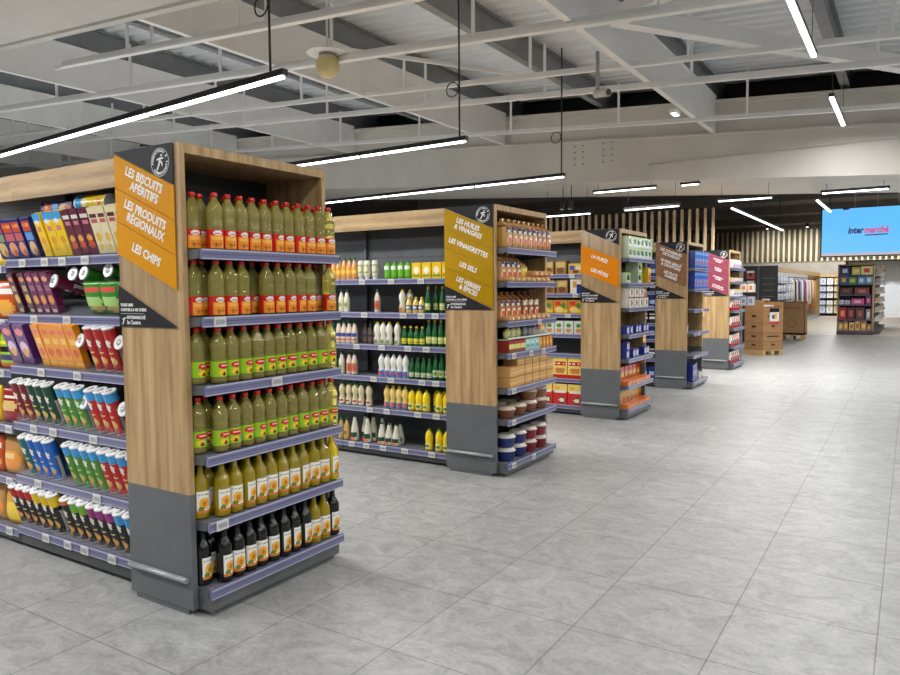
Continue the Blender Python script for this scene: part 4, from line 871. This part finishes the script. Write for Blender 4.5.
mb = MB(); mb.box(-.05, .05, -.002, 0, 0, .09, S(240, 196, 150)); mb.grid((-.04, -.003, .02), (.08, 0, 0), (0, 0, .06), 6, 4, pat(S(240, 214, 90), ('d', .1, .2, .9, .8, S(226, 90, 110), 6))); one('promo2', 'promotion_card', 'price card', mb)
end_item(0, 2, 'promo2', .58, L3[3] - .12, .11, 'yellow and pink promotion card hanging below fourth shelf, amber display', None)
for i in range(6):
    end_item(0, 2, 'g_org', .13 + i * .15, L3[5], -.12, 'orange and red box, %s from amber sign on sixth shelf' % ORD[i + 1], 'orange boxes on the third end display')
    end_item(0, 2, 'g_flat', .14 + i * .145, L3[5], .015, 'flat orange pack, %s from amber sign on sixth shelf' % ORD[i + 1], 'flat orange packs on the third end display')
    end_item(0, 2, 'g_yel', .14 + i * .155, L3[6], -.12, 'yellow box, %s from the amber sign on bottom shelf' % ORD[i + 1], 'yellow boxes on the third end display')
    end_item(0, 2, 'g_flat', .14 + i * .145, L3[6], .015, 'flat orange pack, %s from amber sign on bottom shelf' % ORD[i + 1], 'flat orange packs on the third end display')
# boxes on the long run of the third gondola
gk('r_brown', .15, .12, .17, S(150, 110, 66), pat(S(154, 114, 68), ('r', .08, .55, .92, .85, S(206, 180, 110)), ('e', .5, .3, .35, .2, S(120, 76, 44))))
gk('r_pattern', .19, .12, .13, S(190, 160, 80), pat(S(196, 160, 84), ('e', .25, .6, .16, .22, S(60, 90, 160)), ('e', .7, .6, .2, .25, S(230, 214, 170)), ('e', .5, .25, .2, .16, S(140, 70, 40)), ('r', .1, .85, .9, .95, S(226, 190, 60))))
gk('r_bag', .17, .1, .19, S(40, 60, 150), pat(S(230, 226, 210), ('r', .5, 0, 1, .6, S(36, 56, 150)), ('e', .35, .6, .2, .2, S(214, 160, 60))))
gk('r_mix', .19, .12, .17, S(196, 140, 60), pat(S(196, 144, 64), ('e', .3, .75, .22, .14, S(220, 60, 40)), ('e', .7, .6, .2, .2, S(90, 130, 60)), ('e', .4, .3, .28, .18, S(240, 200, 120)), ('r', .6, .1, .95, .3, S(226, 200, 60))))
gk('r_white', .12, .12, .16, S(206, 214, 196), pat(S(210, 216, 200), ('e', .5, .66, .3, .16, S(80, 140, 70)), ('e', .5, .28, .3, .16, S(206, 140, 90))))
gk('r_yr', .19, .14, .26, S(230, 196, 90), pat(S(234, 204, 110), ('r', 0, .0, 1, .16, S(196, 36, 30)), ('r', .1, .62, .9, .8, S(196, 40, 30)), ('d', .15, .66, .85, .76, WHT, 14), ('e', .5, .38, .36, .14, S(200, 130, 70)), ('e', .5, .9, .4, .06, S(240, 220, 90))), nv=16)
gk('r_red', .19, .14, .26, S(196, 36, 34), pat(S(200, 40, 36), ('r', 0, .62, 1, 1, S(236, 206, 110)), ('r', .1, .55, .9, .66, S(240, 230, 220)), ('e', .62, .22, .26, .15, S(40, 30, 30)), ('e', .62, .22, .18, .1, S(240, 220, 190)), ('e', .3, .8, .2, .1, S(226, 180, 60))), nv=16)
Y3 = YK[2] + .072
RN = dict(r_brown='brown box', r_pattern='patterned yellow-blue box', r_bag='blue and white bag', r_mix='mixed-colour box', r_white='white and green box', r_yr='yellow box with red stripe', r_red='red and yellow box')
for row, its in enumerate(([('r_pattern', -3.50), ('r_brown', -3.70), ('r_brown', -3.87)], [('r_bag', -3.49), ('r_brown', -3.68), ('r_brown', -3.85)], [('r_mix', -3.50), ('r_mix', -3.70), ('r_mix', -3.90)],
                           [('r_white', -3.46), ('r_white', -3.59), ('r_white', -3.72), ('r_white', -3.85)], [], [('r_yr', -3.50), ('r_yr', -3.70), ('r_yr', -3.90)], [('r_red', -3.50), ('r_red', -3.70), ('r_red', -3.90)])):
    for i, (kk, x) in enumerate(its):
        spawn(kk, '%s, %s from the amber sign panel, %s shelf up' % (RN[kk], ORD[i + 1], ORD[7 - row]), (x, Y3 + .085, B_LV[row]), (0, 0, 0), 'boxes on the third long run')
# slivers of stock on the fourth and fifth long runs
gk('s_dark', .09, .1, .17, S(60, 62, 66), pat(S(60, 62, 66), ('r', 0, .4, 1, .6, WHT), ('r', 0, .8, 1, .9, S(200, 200, 190)))); gk('s_blue', .1, .1, .2, S(40, 56, 120), pat(S(44, 60, 124), ('r', .1, .3, .9, .6, S(170, 190, 220))))
for row in range(7):
    for i in range(3):
        spawn('s_dark' if row % 2 else 's_blue', '%s box, %s from the brown sign panel, %s shelf up' % ('charcoal' if row % 2 else 'dull blue', ORD[i + 1], ORD[7 - row]), (-3.47 - .12 * i, YK[3] + .16, B_LV[row]), (0, 0, 0), 'boxes on the fourth long run')
        spawn('s_blue' if row % 2 else 's_dark', '%s box, %s from the pink sign panel, %s shelf up' % ('dull blue' if row % 2 else 'charcoal', ORD[i + 1], ORD[7 - row]), (-3.47 - .12 * i, YK[4] + .16, B_LV[row]), (0, 0, 0), 'boxes on the fifth long run')
# ---- fourth display: blue boxes
gk('f_blue', .092, .16, .265, S(36, 60, 140), pat(S(60, 110, 206), ('r', 0, 0, .3, 1, S(30, 50, 130)), ('r', .42, .12, .8, .6, S(160, 190, 230)), ('e', .6, .3, .16, .12, S(220, 120, 110)), ('r', .35, .78, .95, .92, S(120, 170, 236))), nv=14, flap=False)
gk('f_navy', .16, .16, .27, S(28, 40, 120), pat(S(30, 42, 124), ('e', .5, .5, .26, .2, S(120, 140, 200)), ('r', .2, .8, .8, .9, S(90, 110, 180))), nv=12)
L4 = E_LV[3]
for row in range(2):
    for i in range(9): end_item(0, 3, 'f_blue', .115 + i * .0955, L4[row], .01, 'blue box, %s from brown sign panel on %s shelf' % (ORD[i + 1], SHELF[row]), 'blue boxes on the fourth end display')
end_item(0, 3, 'f_navy', .16, L4[5], .0, 'navy box standing left on the bottom shelf, brown sign display', 'navy boxes'); end_item(0, 3, 'f_navy', .34, L4[5], -.02, 'navy box second from left on bottom shelf, brown sign display', 'navy boxes')
end_item(0, 3, 'g_white', .62, L4[5], .0, 'white and brown box alone on bottom shelf, brown sign display', None, sc_=(.6, .8, .9))
end_item(0, 3, 'g_blue', .25, L4[3], -.1, 'small blue pack alone on the fourth shelf, brown sign display', None, sc_=(1.6, 1, 1.2))
end_item(0, 3, 'promo2', .58, L4[2] - .12, .11, 'yellow and pink promotion card under third shelf, brown sign display', None)
# ---- fifth display: red and white sweets
bag('w_pile', .2, .12, .16, pat(S(206, 206, 214), ('e', .5, .5, .2, .2, S(170, 170, 186)), ('r', .4, .2, .6, .35, S(200, 120, 140))), 'sweet_bag', 'bag')
gk('w_flat', .15, .14, .08, S(222, 206, 180), pat(S(226, 210, 186), ('r', 0, 0, 1, .2, S(206, 60, 60)), ('r', .1, .4, .9, .8, S(240, 234, 220))))
gk('w_tall', .13, .12, .13, S(226, 226, 226), pat(S(228, 228, 230), ('r', .1, .6, .9, .95, S(232, 206, 60)), ('e', .5, .35, .3, .2, S(90, 80, 170))))
bag('w_red', .15, .1, .22, pat(S(230, 226, 224), ('r', 0, 0, 1, .3, S(206, 34, 30)), ('e', .5, .62, .1, .14, S(196, 40, 36)), ('e', .4, .4, .08, .1, S(90, 60, 50)), ('r', .36, .78, .66, .86, S(214, 150, 70))), 'sweet_bag', 'bag')
L5 = E_LV[4]
for i in range(5): end_item(0, 4, 'w_pile', .16 + i * .17, L5[0], .0, 'pale grey sweet bag, %s from pink sign on top shelf' % ORD[i + 1], 'sweet bags on the fifth end display')
for i in range(5): end_item(0, 4, 'w_flat', .17 + i * .165, L5[1], .0, 'flat cream box, %s from pink sign on second shelf' % ORD[i + 1], 'cream boxes on the fifth end display')
for i in range(6): end_item(0, 4, 'w_tall', .14 + i * .145, L5[2], .0, 'white and yellow box, %s from pink sign on third shelf' % ORD[i + 1], 'white boxes on the fifth end display')
for row in (3, 4, 5, 6):
    for i in range(5): end_item(0, 4, 'w_red', .16 + i * .17, L5[row], .0, 'red-based white bag, %s from pink sign, %s shelf up' % (ORD[i + 1], ORD[7 - row]), 'red and white bags on the fifth end display')
# ================================================================ BACKGROUND
# slat screen behind the displays: upright battens
t = empty('slat_screen', 'screen of upright wooden battens standing behind the end displays', 'screen', (-8.0, 16.5, 0))
for i in range(26):
    b = MB(); x = -8.0 + i * .1665 + .16; b.box(x - .024 + 8, x + .024 + 8, -.04, .04, 0, 3.29); part('batten', b, M['slat'], t)
b = MB(); b.box(.1, 4.4, -.04, .04, 0, .03); part('base_rail', b, M['black'], t)
# far slatted bulkhead (a pattern of one wall)
b = MB()
x = -16.0
while x < 4: b.box(x - .05, x + .05, 43.9, 44.0, 2.92, 4.66); x += .27
struct('wall_slats', b, M['slat2'])
b = MB(); b.box(-16, 4, 44.05, 44.1, 2.9, 4.7); b.box(-16, 4, 43.95, 44.05, 3.08, 3.16); b.box(-16, 4, 43.95, 44.05, 4.45, 4.52); struct('wall_slat_backing', b, noisy('slat_backing', S(104, 97, 84), S(114, 106, 92), 3, .7))
b = MB(); b.box(-16, 4, 44.0, 44.1, 4.7, 4.9); struct('wall_slat_head', b, M['void'])
b = MB(); b.box(-16, -3.0, 44.02, 44.08, 0, 2.9); struct('wall_under_slats', b, M['beige_wall'])
for i in range(5):
    b = MB(); b.box(-16, 5, 18 + 5 * i, 18.25 + 5 * i, 4.55, 4.9); struct('ceiling_joist', b, M['void'])
# hanging screen
sx0, sz0, sz1, sy = -1.795, 2.27, 3.34, 19.0
t = empty('hanging_screen', 'large sky blue advertising screen hanging from the dark ceiling', 'screen', (sx0, sy, sz0))
W2 = 1.9; Hs = sz1 - sz0
b = MB(); b.box(-.03, W2 + .03, .004, .09, -.03, Hs + .02); part('bezel', b, M['black'], t)
b = MB(); b.quad((0, 0, .06), (W2, 0, .06), (W2, 0, Hs), (0, 0, Hs)); p = part('display_panel', b, M['screen'], t)
b = MB(); b.quad((0, -.001, 0), (W2, -.001, 0), (W2, -.001, .06), (0, -.001, .06)); part('ticker_band', b, M['screen_band'], t)
a1 = text_mesh('inter', .2, M['ink_navy'], .008, 'LEFT', .15); w1 = max(v.co.x for v in a1.vertices)
a2 = text_mesh('marché', .2, M['ink_red'], .009, 'LEFT', .15); w2 = max(v.co.x for v in a2.vertices)
k = .80 / (w1 + w2); zc = Hs * .525
for me, xx in ((a1, .53), (a2, .53 + w1 * k + .005)):
    me.transform(Matrix.Translation((xx, -.003, zc)) @ RX @ Matrix.Diagonal((k, 1, 1, 1))); link('lettering', me, p)
b = MB(); x1 = .53 + w1 * k; b.quad((x1 + .03, -.002, zc - .125), (x1 + w2 * k - .02, -.002, zc - .115), (x1 + w2 * k - .01, -.002, zc - .09), (x1, -.002, zc - .1)); part('underline', b, M['ink_navy'], p)
b = MB(); b.quad((.42, -.002, Hs - .035), (.54, -.002, Hs - .03), (.56, -.002, Hs), (.42, -.002, Hs)); part('corner_mark', b, M['ink_navy'], p)
for x in (.66, 1.1, 1.5):
    b = MB(); b.tube((x, .05, Hs), (x, .05, 4.9 - sz0), .012, 6); part('hanger', b, M['bumper'], t)
# gondola far away on the beige floor
gx0, gy = -2.03, 26.75
t = empty('far_gondola', 'distant oak-edged gondola facing us below the blue screen', 'shelf display', (gx0, gy, 0))
b = MB(); b.box(0, .04, 0, .5, 0, 2.27); b.box(.98, 1.02, 0, .5, 0, 2.27); b.box(0, 1.02, 0, .5, 2.23, 2.27); part('oak_frame', b, M['oak_v'], t)
b = MB(); b.box(.04, .98, .42, .45, 0, 2.23); part('back_panel', b, M['back_d'], t)
FL = [1.83, 1.48, 1.17, .80, .30]; FL = [1.93, 1.64, 1.30, .98, .50, .14]
for z in FL:
    b = MB(); b.box(.04, .98, -.03, .42, z - .03, z); s_ = part('shelf', b, M['deck'], t)
    b = MB(); b.box(.02, 1.0, -.045, -.031, z - .045, z, LAVD); part('price_rail', b, M['print'], s_)
b = MB(); b.box(0, 1.02, -.04, .5, 0, .1); part('plinth', b, M['plinth_d'], t)
b = MB(); b.box(1.0, 1.02, .5, 5.3, .1, 2.1); b.box(1.02, 1.2, .5, 5.3, 0, .12); part('side_run', b, M['back'], t)
b = MB(); b.box(1.17, 1.2, .5, 5.3, 2.12, 2.27); part('side_fascia', b, M['oak_h'], t)
for z in (.45, .75, 1.05, 1.35, 1.65, 1.92):
    b = MB(); b.box(1.02, 1.19, .5, 5.3, z - .03, z); s_ = part('side_shelf', b, M['white'], t)
    b = MB(); b.box(1.19, 1.2, .5, 5.3, z - .05, z, S(214, 214, 216)); part('price_rail', b, M['print'], s_)
def far_box(w, d, h, c, c2, c3): return MBX(w, d, h, pat(c, ('e', .5, .5, .28, .28, c2), ('r', .1, .75, .9, .92, c3)))
def MBX(w, d, h, f):
    mb = MB(); mb.box(-w / 2, w / 2, -d / 2, d / 2, 0, h, f(.02, .02), 'f'); mb.grid((-w / 2, -d / 2, 0), (w, 0, 0), (0, 0, h), 8, 8, f); return mb
FI = [(0, 'navy blue', .05, .3, .24, (40, 50, 120), (200, 210, 230), (30, 36, 70)), (0, 'yellow', .39, .24, .22, (236, 206, 70), (250, 240, 190), (210, 120, 60)), (0, 'white and yellow', .645, .33, .24, (226, 214, 160), (206, 70, 60), (240, 226, 120)),
      (1, 'red and blue', .05, .24, .22, (60, 100, 160), (226, 190, 50), (214, 60, 50)), (1, 'green and yellow', .3, .24, .2, (90, 150, 90), (236, 206, 70), (60, 110, 180)), (1, 'light blue', .57, .2, .21, (110, 170, 214), (220, 230, 236), (60, 110, 180)), (1, 'turquoise', .78, .2, .21, (80, 160, 190), (226, 226, 220), (220, 160, 60)),
      (2, 'dark brown', .06, .38, .16, (60, 44, 40), (130, 70, 60), (90, 70, 60)), (2, 'reddish brown', .48, .42, .16, (120, 60, 54), (180, 100, 90), (70, 50, 50)),
      (3, 'white', .05, .14, .13, (214, 214, 224), (150, 160, 200), (226, 226, 230)), (3, 'pale grey', .21, .16, .12, (196, 200, 214), (150, 150, 190), (220, 220, 230)), (3, 'bright pink', .4, .36, .17, (206, 80, 140), (236, 170, 200), (160, 40, 90)), (3, 'plum', .8, .15, .24, (130, 50, 96), (206, 120, 160), (90, 40, 70)),
      (4, 'red', .05, .22, .3, (176, 40, 44), (226, 150, 100), (120, 30, 30)), (4, 'maroon', .29, .22, .3, (96, 34, 44), (170, 90, 80), (70, 30, 36)), (4, 'chocolate brown', .53, .25, .3, (84, 54, 44), (150, 90, 70), (60, 40, 36)), (4, 'grey', .82, .13, .26, (150, 146, 156), (206, 200, 206), (110, 106, 120)),
      (5, 'sandy', .05, .13, .22, (190, 150, 96), (226, 196, 140), (140, 100, 60)), (5, 'ochre', .19, .14, .24, (186, 140, 76), (230, 196, 120), (130, 90, 50)), (5, 'tan', .35, .16, .22, (200, 166, 116), (150, 100, 60), (226, 196, 150)), (5, 'golden tan', .52, .15, .25, (206, 166, 100), (150, 90, 60), (226, 190, 120)),
      (5, 'caramel', .68, .17, .26, (180, 130, 76), (226, 180, 120), (120, 80, 50)), (5, 'dull brown', .86, .11, .18, (150, 110, 80), (200, 160, 120), (110, 80, 60))]
for (lv, cn, x, w, h, c, c2, c3) in FI:
    h *= {0: 1.1, 1: 1.1, 2: 1.35, 3: 1.08, 4: 1.25, 5: 1.2}[lv]; c, c2, c3 = [tuple(min(255, q * 1.12 + 10) for q in k_) for k_ in (c, c2, c3)]
    me = far_box(w - .01, .3, h, S(*c), S(*c2), S(*c3)).mesh('box', M['print'])
    tag(link('gift_box', me, None, (gx0 + x + w / 2, gy + .16, FL[lv] + .001)), '%s box on the %s shelf of the distant gondola' % (cn, SHELF[lv]), 'box', 'boxes on the distant gondola')
for zi, z in enumerate((.45, .75, 1.05, 1.35, 1.65, 1.92)):
    for i in range(10):
        c = random.choice([(214, 212, 208), (190, 186, 180), (200, 170, 140), (160, 160, 170)])
        me = MBX(.24, .14, .12 + .06 * random.random(), pat(S(*c), ('e', .5, .5, .3, .3, S(150, 150, 150)))).mesh('pack', M['print'])
        tag(link('stock_pack', me, None, (gx0 + 1.105, gy + .78 + i * .47, z + .001), (0, 0, PI / 2)), 'pale pack on the distant gondola side, %s along, %s row from floor' % (ORD[i + 1], ORD[zi + 1]), 'pack', 'packs on the distant gondola side')
# cardboard displays
def carton_stack(loc, rz):
    t = empty('cardboard_display', 'tall brown cardboard display with dark hand holes on a pallet', 'cardboard display', loc, (0, 0, rz), None)
    w, d = .64, .54
    b = MB()
    for x in (0, w / 2 - .05, w - .1): b.box(x, x + .1, 0, d, 0, .1)
    b.box(0, w, 0, d, .1, .12); part('pallet', b, M['pallet'], t)
    z = .12; hs = [.2, .2, .24, .24]
    for i, h in enumerate(hs):
        b = MB(); b.box(.005, w - .005, .005, d - .005, z + .004, z + h); b.box(0, w, 0, d, z + h - .012, z + h); c = part('tray', b, M['carton'], t)
        b = MB(); b.box(w * .2, w * .8, -.002, .004, z + h * .55, z + h * .66) if i % 2 else b.box(w * .42, w * .58, -.002, .004, z + h * .55, z + h * .7)
        part('hand_hole', b, M['black'], c); b = MB(); b.box(-.002, .004, d * .4, d * .6, z + h * .5, z + h * .68); part('hand_hole', b, M['black'], c); z += h
    b = MB(); tt = .012; zt = 1.26
    b.box(0, w, 0, tt, z, z + .10); b.box(0, w, d - tt, d, z, zt); b.box(0, tt, tt, d - tt, z, zt); b.box(w - tt, w, tt, d - tt, z, zt - .04); part('open_top', b, M['carton'], t)
    b = MB(); b.box(.06, w - .06, .05, d - .05, z, z + .12, S(120, 90, 70)); b.box(.1, w - .2, .1, d - .1, z + .12, z + .15, S(226, 214, 206)); part('contents', b, M['print'], t)
    b = MB(); b.grid((w * .3, -.006, .72), (.3, 0, 0), (0, 0, .36), 8, 12, pat(S(226, 224, 222), ('r', 0, .74, 1, 1, S(34, 32, 34)), ('r', 0, 0, 1, .14, S(200, 70, 60)), ('e', .38, .48, .16, .14, S(60, 70, 160)), ('e', .62, .5, .16, .14, S(230, 170, 60))))
    part('price_poster', b, M['gloss'], t)
carton_stack((-2.82, 17.75, 0), R(58))
t = empty('pallet_carton', 'large plain cardboard box on a pallet behind the cardboard display', 'cardboard box', (-3.32, 23.6, 0))
b = MB()
for x in (.02, .3, .58): b.box(x, x + .1, 0, .6, 0, .12)
b.box(0, .7, 0, .6, .12, .145); part('pallet', b, M['pallet'], t)
b = MB(); w, d, tt = .7, .6, .015
b.box(0, w, 0, tt, .145, 1.09); b.box(0, w, d - tt, d, .145, 1.12); b.box(0, tt, 0, d, .145, 1.1); b.box(w - tt, w, 0, d, .145, 1.06); b.box(0, w, 0, d, .145, .2); part('carton', b, M['carton'], t)
b = MB()
for i in range(16):
    t0, t1 = 2 * PI * i / 16, 2 * PI * (i + 1) / 16
    b.poly3([(.35 + .13 * math.cos(t0), -.002, .48 + .13 * math.sin(t0)), (.35 + .13 * math.cos(t1), -.002, .48 + .13 * math.sin(t1)), (.35 + .11 * math.cos(t1), -.002, .48 + .11 * math.sin(t1)), (.35 + .11 * math.cos(t0), -.002, .48 + .11 * math.sin(t0))], S(112, 80, 48))
b.box(.12, .58, -.002, 0, .92, .96, S(120, 86, 54)); part('printed_mark', b, M['print'], t)
# black peg panel with blister packs
t = empty('black_display_panel', 'black pegboard panel with hanging packs beyond the last display', 'display panel', (-4.05, 22.0, 0))
b = MB(); b.box(0, .9, 0, .05, 0, 2.16); part('board', b, M['black'], t)
b = MB(); b.box(.38, .42, -.02, .0, .1, 2.16); part('upright', b, M['back'], t)
b = MB()
for i in range(6): b.box(.5, .82, -.03, -.001, .95 + i * .17, .975 + i * .17)
part('peg_row', b, M['bracket'], t)
mbx = MBX(.2, .05, .22, pat(S(196, 70, 50), ('e', .5, .5, .3, .3, S(40, 30, 30)), ('r', 0, .75, 1, 1, S(226, 222, 216))))
PM = mbx.mesh('hanging_pack', M['gloss'])
for i, (x, z) in enumerate(((.2, 1.80), (.2, 1.52), (.62, 1.02))):
    tag(link('hanging_pack', PM, None, (-4.05 + x, 21.96, z)), ['white and red pack at the top left of black pegboard', 'red pack under the white-topped one on black pegboard', 'red pack low on the right of the black pegboard'][i], 'pack', 'packs on the black pegboard')
# small wire rack of pale packs next to the last display
t = empty('wire_rack', 'slim grey rack of pale packs beside the fifth display', 'rack', (-3.02, 16.05, 0))
b = MB()
for y in (0, .25): b.tube((0, y, 0), (0, y, 1.72), .01, 6)
part('frame', b, M['bumper'], t)
b = MB()
for z in (1.2, 1.47): b.box(0, .28, 0, .25, z - .01, z)
part('shelf', b, M['bumper'], t)
for i, z in enumerate((1.2, 1.47), 1):
    for q in range(2):
        c, c2 = [((150, 40, 44), (206, 200, 200)), ((160, 164, 170), (100, 110, 150)), ((214, 206, 190), (200, 100, 80)), ((196, 200, 204), (130, 130, 140)), ((206, 210, 214), (150, 156, 170))][i]
        me = MBX(.12, .2, .17, pat(S(*c), ('e', .5, .5, .3, .3, S(*c2)))).mesh('pack', M['print'])
        tag(link('rack_pack', me, None, (-2.95 + .14 * q, 16.17, z + .001)), 'pale pack on the slim grey rack, %s tier up, %s one' % (ORD[i], ['left', 'right'][q]), 'pack', 'packs on the slim grey rack')
# clothing run along the aisle at the back
cx = -3.95
t = empty('clothing_run', 'long oak-topped wall unit of clothing at the back left', 'shelf unit', (cx, 26.6, 0))
LEN = 15.0
b = MB(); b.box(-.03, 0, 0, LEN, 2.08, 2.24); part('fascia_board', b, M['oak_h'], t)
b = MB(); b.box(-.6, 0, -.05, 0, 0, 2.24); b.box(-.6, 0, LEN, LEN + .06, 0, 2.24); part('end_board', b, M['oak_v'], t)
b = MB(); b.box(-.6, -.57, 0, LEN, 0, 2.2); part('back_panel', b, M['light_wall'], t)
b = MB(); b.box(-.57, -.02, 0, LEN, 0, .14); part('plinth', b, M['bumper'], t)
for z in (.5, .8, 1.1, 1.4, 1.7):
    b = MB(); b.box(-.57, -.04, .1, 5.6, z - .03, z); part('shelf', b, M['back'], t)
b = MB(); b.tube((-.3, 5.8, 1.95), (-.3, LEN - .1, 1.95), .02); part('clothes_rail', b, M['bumper'], t)
for r_, z in enumerate((.5, .8, 1.1, 1.4, 1.7)):
    for i in range(8):
        c = [(196, 206, 226), (226, 228, 232), (150, 170, 206), (214, 206, 200)][(i * 3 + r_) % 4]
        me = MBX(.5, .4, .22, pat(S(*c), ('r', .1, .2, .9, .4, S(120, 140, 190)), ('e', .5, .7, .2, .15, WHT))).mesh('pack', M['print'])
        tag(link('linen_pack', me, None, (cx - .26, 26.6 + .5 + i * .66, z + .001), (0, 0, PI / 2)), 'folded linen pack, %s along the clothing unit, %s shelf from floor' % (ORD[i + 1], ORD[r_ + 1]), 'linen pack', 'linen packs on the clothing unit')
GC2 = [('white', (226, 224, 220)), ('black', (40, 38, 42)), ('cream', (214, 196, 170)), ('navy', (50, 66, 120)), ('grey', (150, 150, 150)), ('white', (230, 230, 228)), ('blue', (70, 100, 170)), ('red', (196, 50, 50)), ('white', (224, 222, 220)), ('pale grey', (190, 190, 192)), ('white', (232, 230, 226)), ('rust', (190, 96, 60)), ('white', (226, 226, 226)), ('mustard', (206, 150, 56)), ('mustard', (214, 160, 60))]
for i, (cn, c) in enumerate(GC2):
    mb = MB(); hh = .95 + .25 * (i % 3)
    rings = [(0, 0, -hh, .3, .07), (0, 0, -hh * .5, .27, .07), (0, 0, -.2, .26, .06), (0, 0, -.1, .22, .04), (0, 0, -.04, .07, .02)]
    mb.loft(rings, 16, pat(S(*c), ('r', .4, .0, .6, .2, S(*[max(0, q - 25) for q in c]))), pw=2.6)
    o = link('hanging_garment', mb.mesh('garment', M['print']), None, (cx - .28, 26.6 + 6.1 + i * .58, 1.93), (0, 0, R(55)))
    tag(o, '%s garment on the back clothes rail, %s from the linen shelves' % (cn, ORD[i + 1]), 'clothing', 'garments on the clothes rail')
# shelf bay closing the back
t = empty('back_shelf_bay', 'oak-framed back bay of white goods between clothing and far gondola', 'shelf unit', (-4.2, 43.0, 0))
b = MB(); b.box(0, .06, 0, .5, 0, 2.2); b.box(1.1, 1.16, 0, .5, 0, 2.2); b.box(0, 1.16, 0, .5, 2.05, 2.2); part('oak_frame', b, M['oak_v'], t)
b = MB(); b.box(.06, 1.1, .45, .5, 0, 2.05); part('back_panel', b, M['back_d'], t)
for z in (.15, .6, .95, 1.3, 1.65):
    b = MB(); b.box(.06, 1.1, 0, .45, z - .03, z); part('shelf', b, M['back_d'], t)
for i, (z, h) in enumerate(((.15, .4), (.6, .22), (.95, .28), (1.3, .28), (1.65, .34))):
    for q, (cn, c) in enumerate((('pale blue', (196, 206, 226)), ('white', (230, 228, 224)), ('beige', (206, 190, 150)))):
        me = MBX(.28, .3, h, pat(S(*c), ('e', .5, .5, .25, .25, S(*[max(0, k_ - 40) for k_ in c])))).mesh('pack', M['print'])
        tag(link('household_pack', me, None, (-4.2 + .24 + q * .34, 43.2, z + .001)), '%s pack in the back bay, %s shelf from the floor' % (cn, ORD[i + 1]), 'pack', 'packs in the back bay')
# ceiling fittings
t = empty('ceiling_siren', 'cream ball-shaped fitting hanging from a white ceiling rail', 'ceiling fitting', (-5.85, 6.6, 4.2))
mb = MB(); mb.lathe([(.02, -.145), (.08, -.13), (.125, -.08), (.14, -.01), (.13, .06), (.1, .1), (.06, .115)], 24, S(208, 194, 142)); part('ball', mb, M['ball'], t)
mb = MB(); mb.lathe([(.1, .1), (.1, .14), (.03, .15), (.03, .2)], 16); part('collar', mb, M['galv'], t)
mb = MB(); mb.tube((0, 0, .2), (0, 0, .95), .012); part('rod', mb, M['white2'], t)
mb = MB(); mb.lathe([(.24, .135), (.245, .14), (.1, .15)], 24); part('collar_plate', mb, M['white2'], t)
t = empty('security_camera', 'white security camera on a drop pole under the big beam', 'camera', (-2.98, 7.77, 3.7))
mb = MB(); mb.tube((0, 0, .03), (0, 0, .46), .022); part('pole', mb, M['bumper'], t)
mb = MB(); mb.tube((-.02, .0, .01), (.16, -.10, -.02), .045, 12); part('camera_body', mb, M['white'], t)
mb = MB(); mb.tube((.16, -.10, -.02), (.168, -.104, -.021), .034, 12); part('lens', mb, M['black'], t)
t = empty('emergency_light', 'small lit emergency lamp under the big white beam end', 'lamp', (-2.98, 10.86, 4.09))
mb = MB(); mb.box(-.05, .05, -.12, .12, 0, .05); part('housing', mb, M['white2'], t)
mb = MB(); mb.box(-.035, .035, -.1, .1, -.012, -.001); part('diffuser', mb, emit('emergency_glow', S(210, 240, 250), 3.0), t)
for i, x in enumerate((-5.75, -5.58)):
    t = empty('spotlight', 'black spotlight head on short rail beyond the bulkhead, %s one' % ['left', 'right'][i], 'spotlight', (x, 13.2, 3.25))
    mb = MB(); mb.tube((0, 0, 0), (.0, -.05, -.16), .045, 12); part('head', mb, M['black'], t)
    mb = MB(); mb.tube((0, 0, 0), (0, 0, .3), .008); part('rod', mb, M['black'], t)

for i, x in enumerate((-6.5, -4.6, -2.9, -1.2, .6, 2.2)):
    t = empty('downlight', 'small white downlight before the far slatted wall, %s from the left' % ORD[i + 1], 'downlight', (x, 41.5, 4.6), (0, 0, 0), 'downlights before the far slats')
    mb = MB(); mb.tube((0, 0, 0), (0, 0, .3), .07, 12); part('can', mb, M['black'], t)
    mb = MB(); mb.tube((0, 0, -.01), (0, 0, -.002), .055, 12); part('lamp', mb, M['led'], t)
    lp = bpy.data.lights.new('downlight_lamp', 'SPOT'); lp.energy = 330; lp.spot_size = R(110); lp.spot_blend = .8; lp.shadow_soft_size = .08
    lo = bpy.data.objects.new('downlight_lamp', lp); COL.objects.link(lo); lo.location = (x, 41.5, 4.55); lo.rotation_euler = (R(45), 0, 0)

# ---------------------------------------------------------------- world and view
w = bpy.data.worlds.new('World'); sc.world = w; w.use_nodes = True
bg = w.node_tree.nodes['Background']; bg.inputs['Color'].default_value = (.9, .95, 1, 1); bg.inputs['Strength'].default_value = .3
sc.view_settings.view_transform = 'Standard'; sc.view_settings.look = 'None'; sc.view_settings.gamma = 1.0
sc.view_settings.use_curve_mapping = False; sc.view_settings.exposure = 0.17
sc.cycles.max_bounces = 10; sc.cycles.diffuse_bounces = 6; sc.cycles.glossy_bounces = 3; sc.cycles.transmission_bounces = 8; sc.cycles.transparent_max_bounces = 12
sc.cycles.caustics_reflective = False; sc.cycles.caustics_refractive = False; sc.cycles.sample_clamp_indirect = 4.0
sc.cycles.use_denoising = True
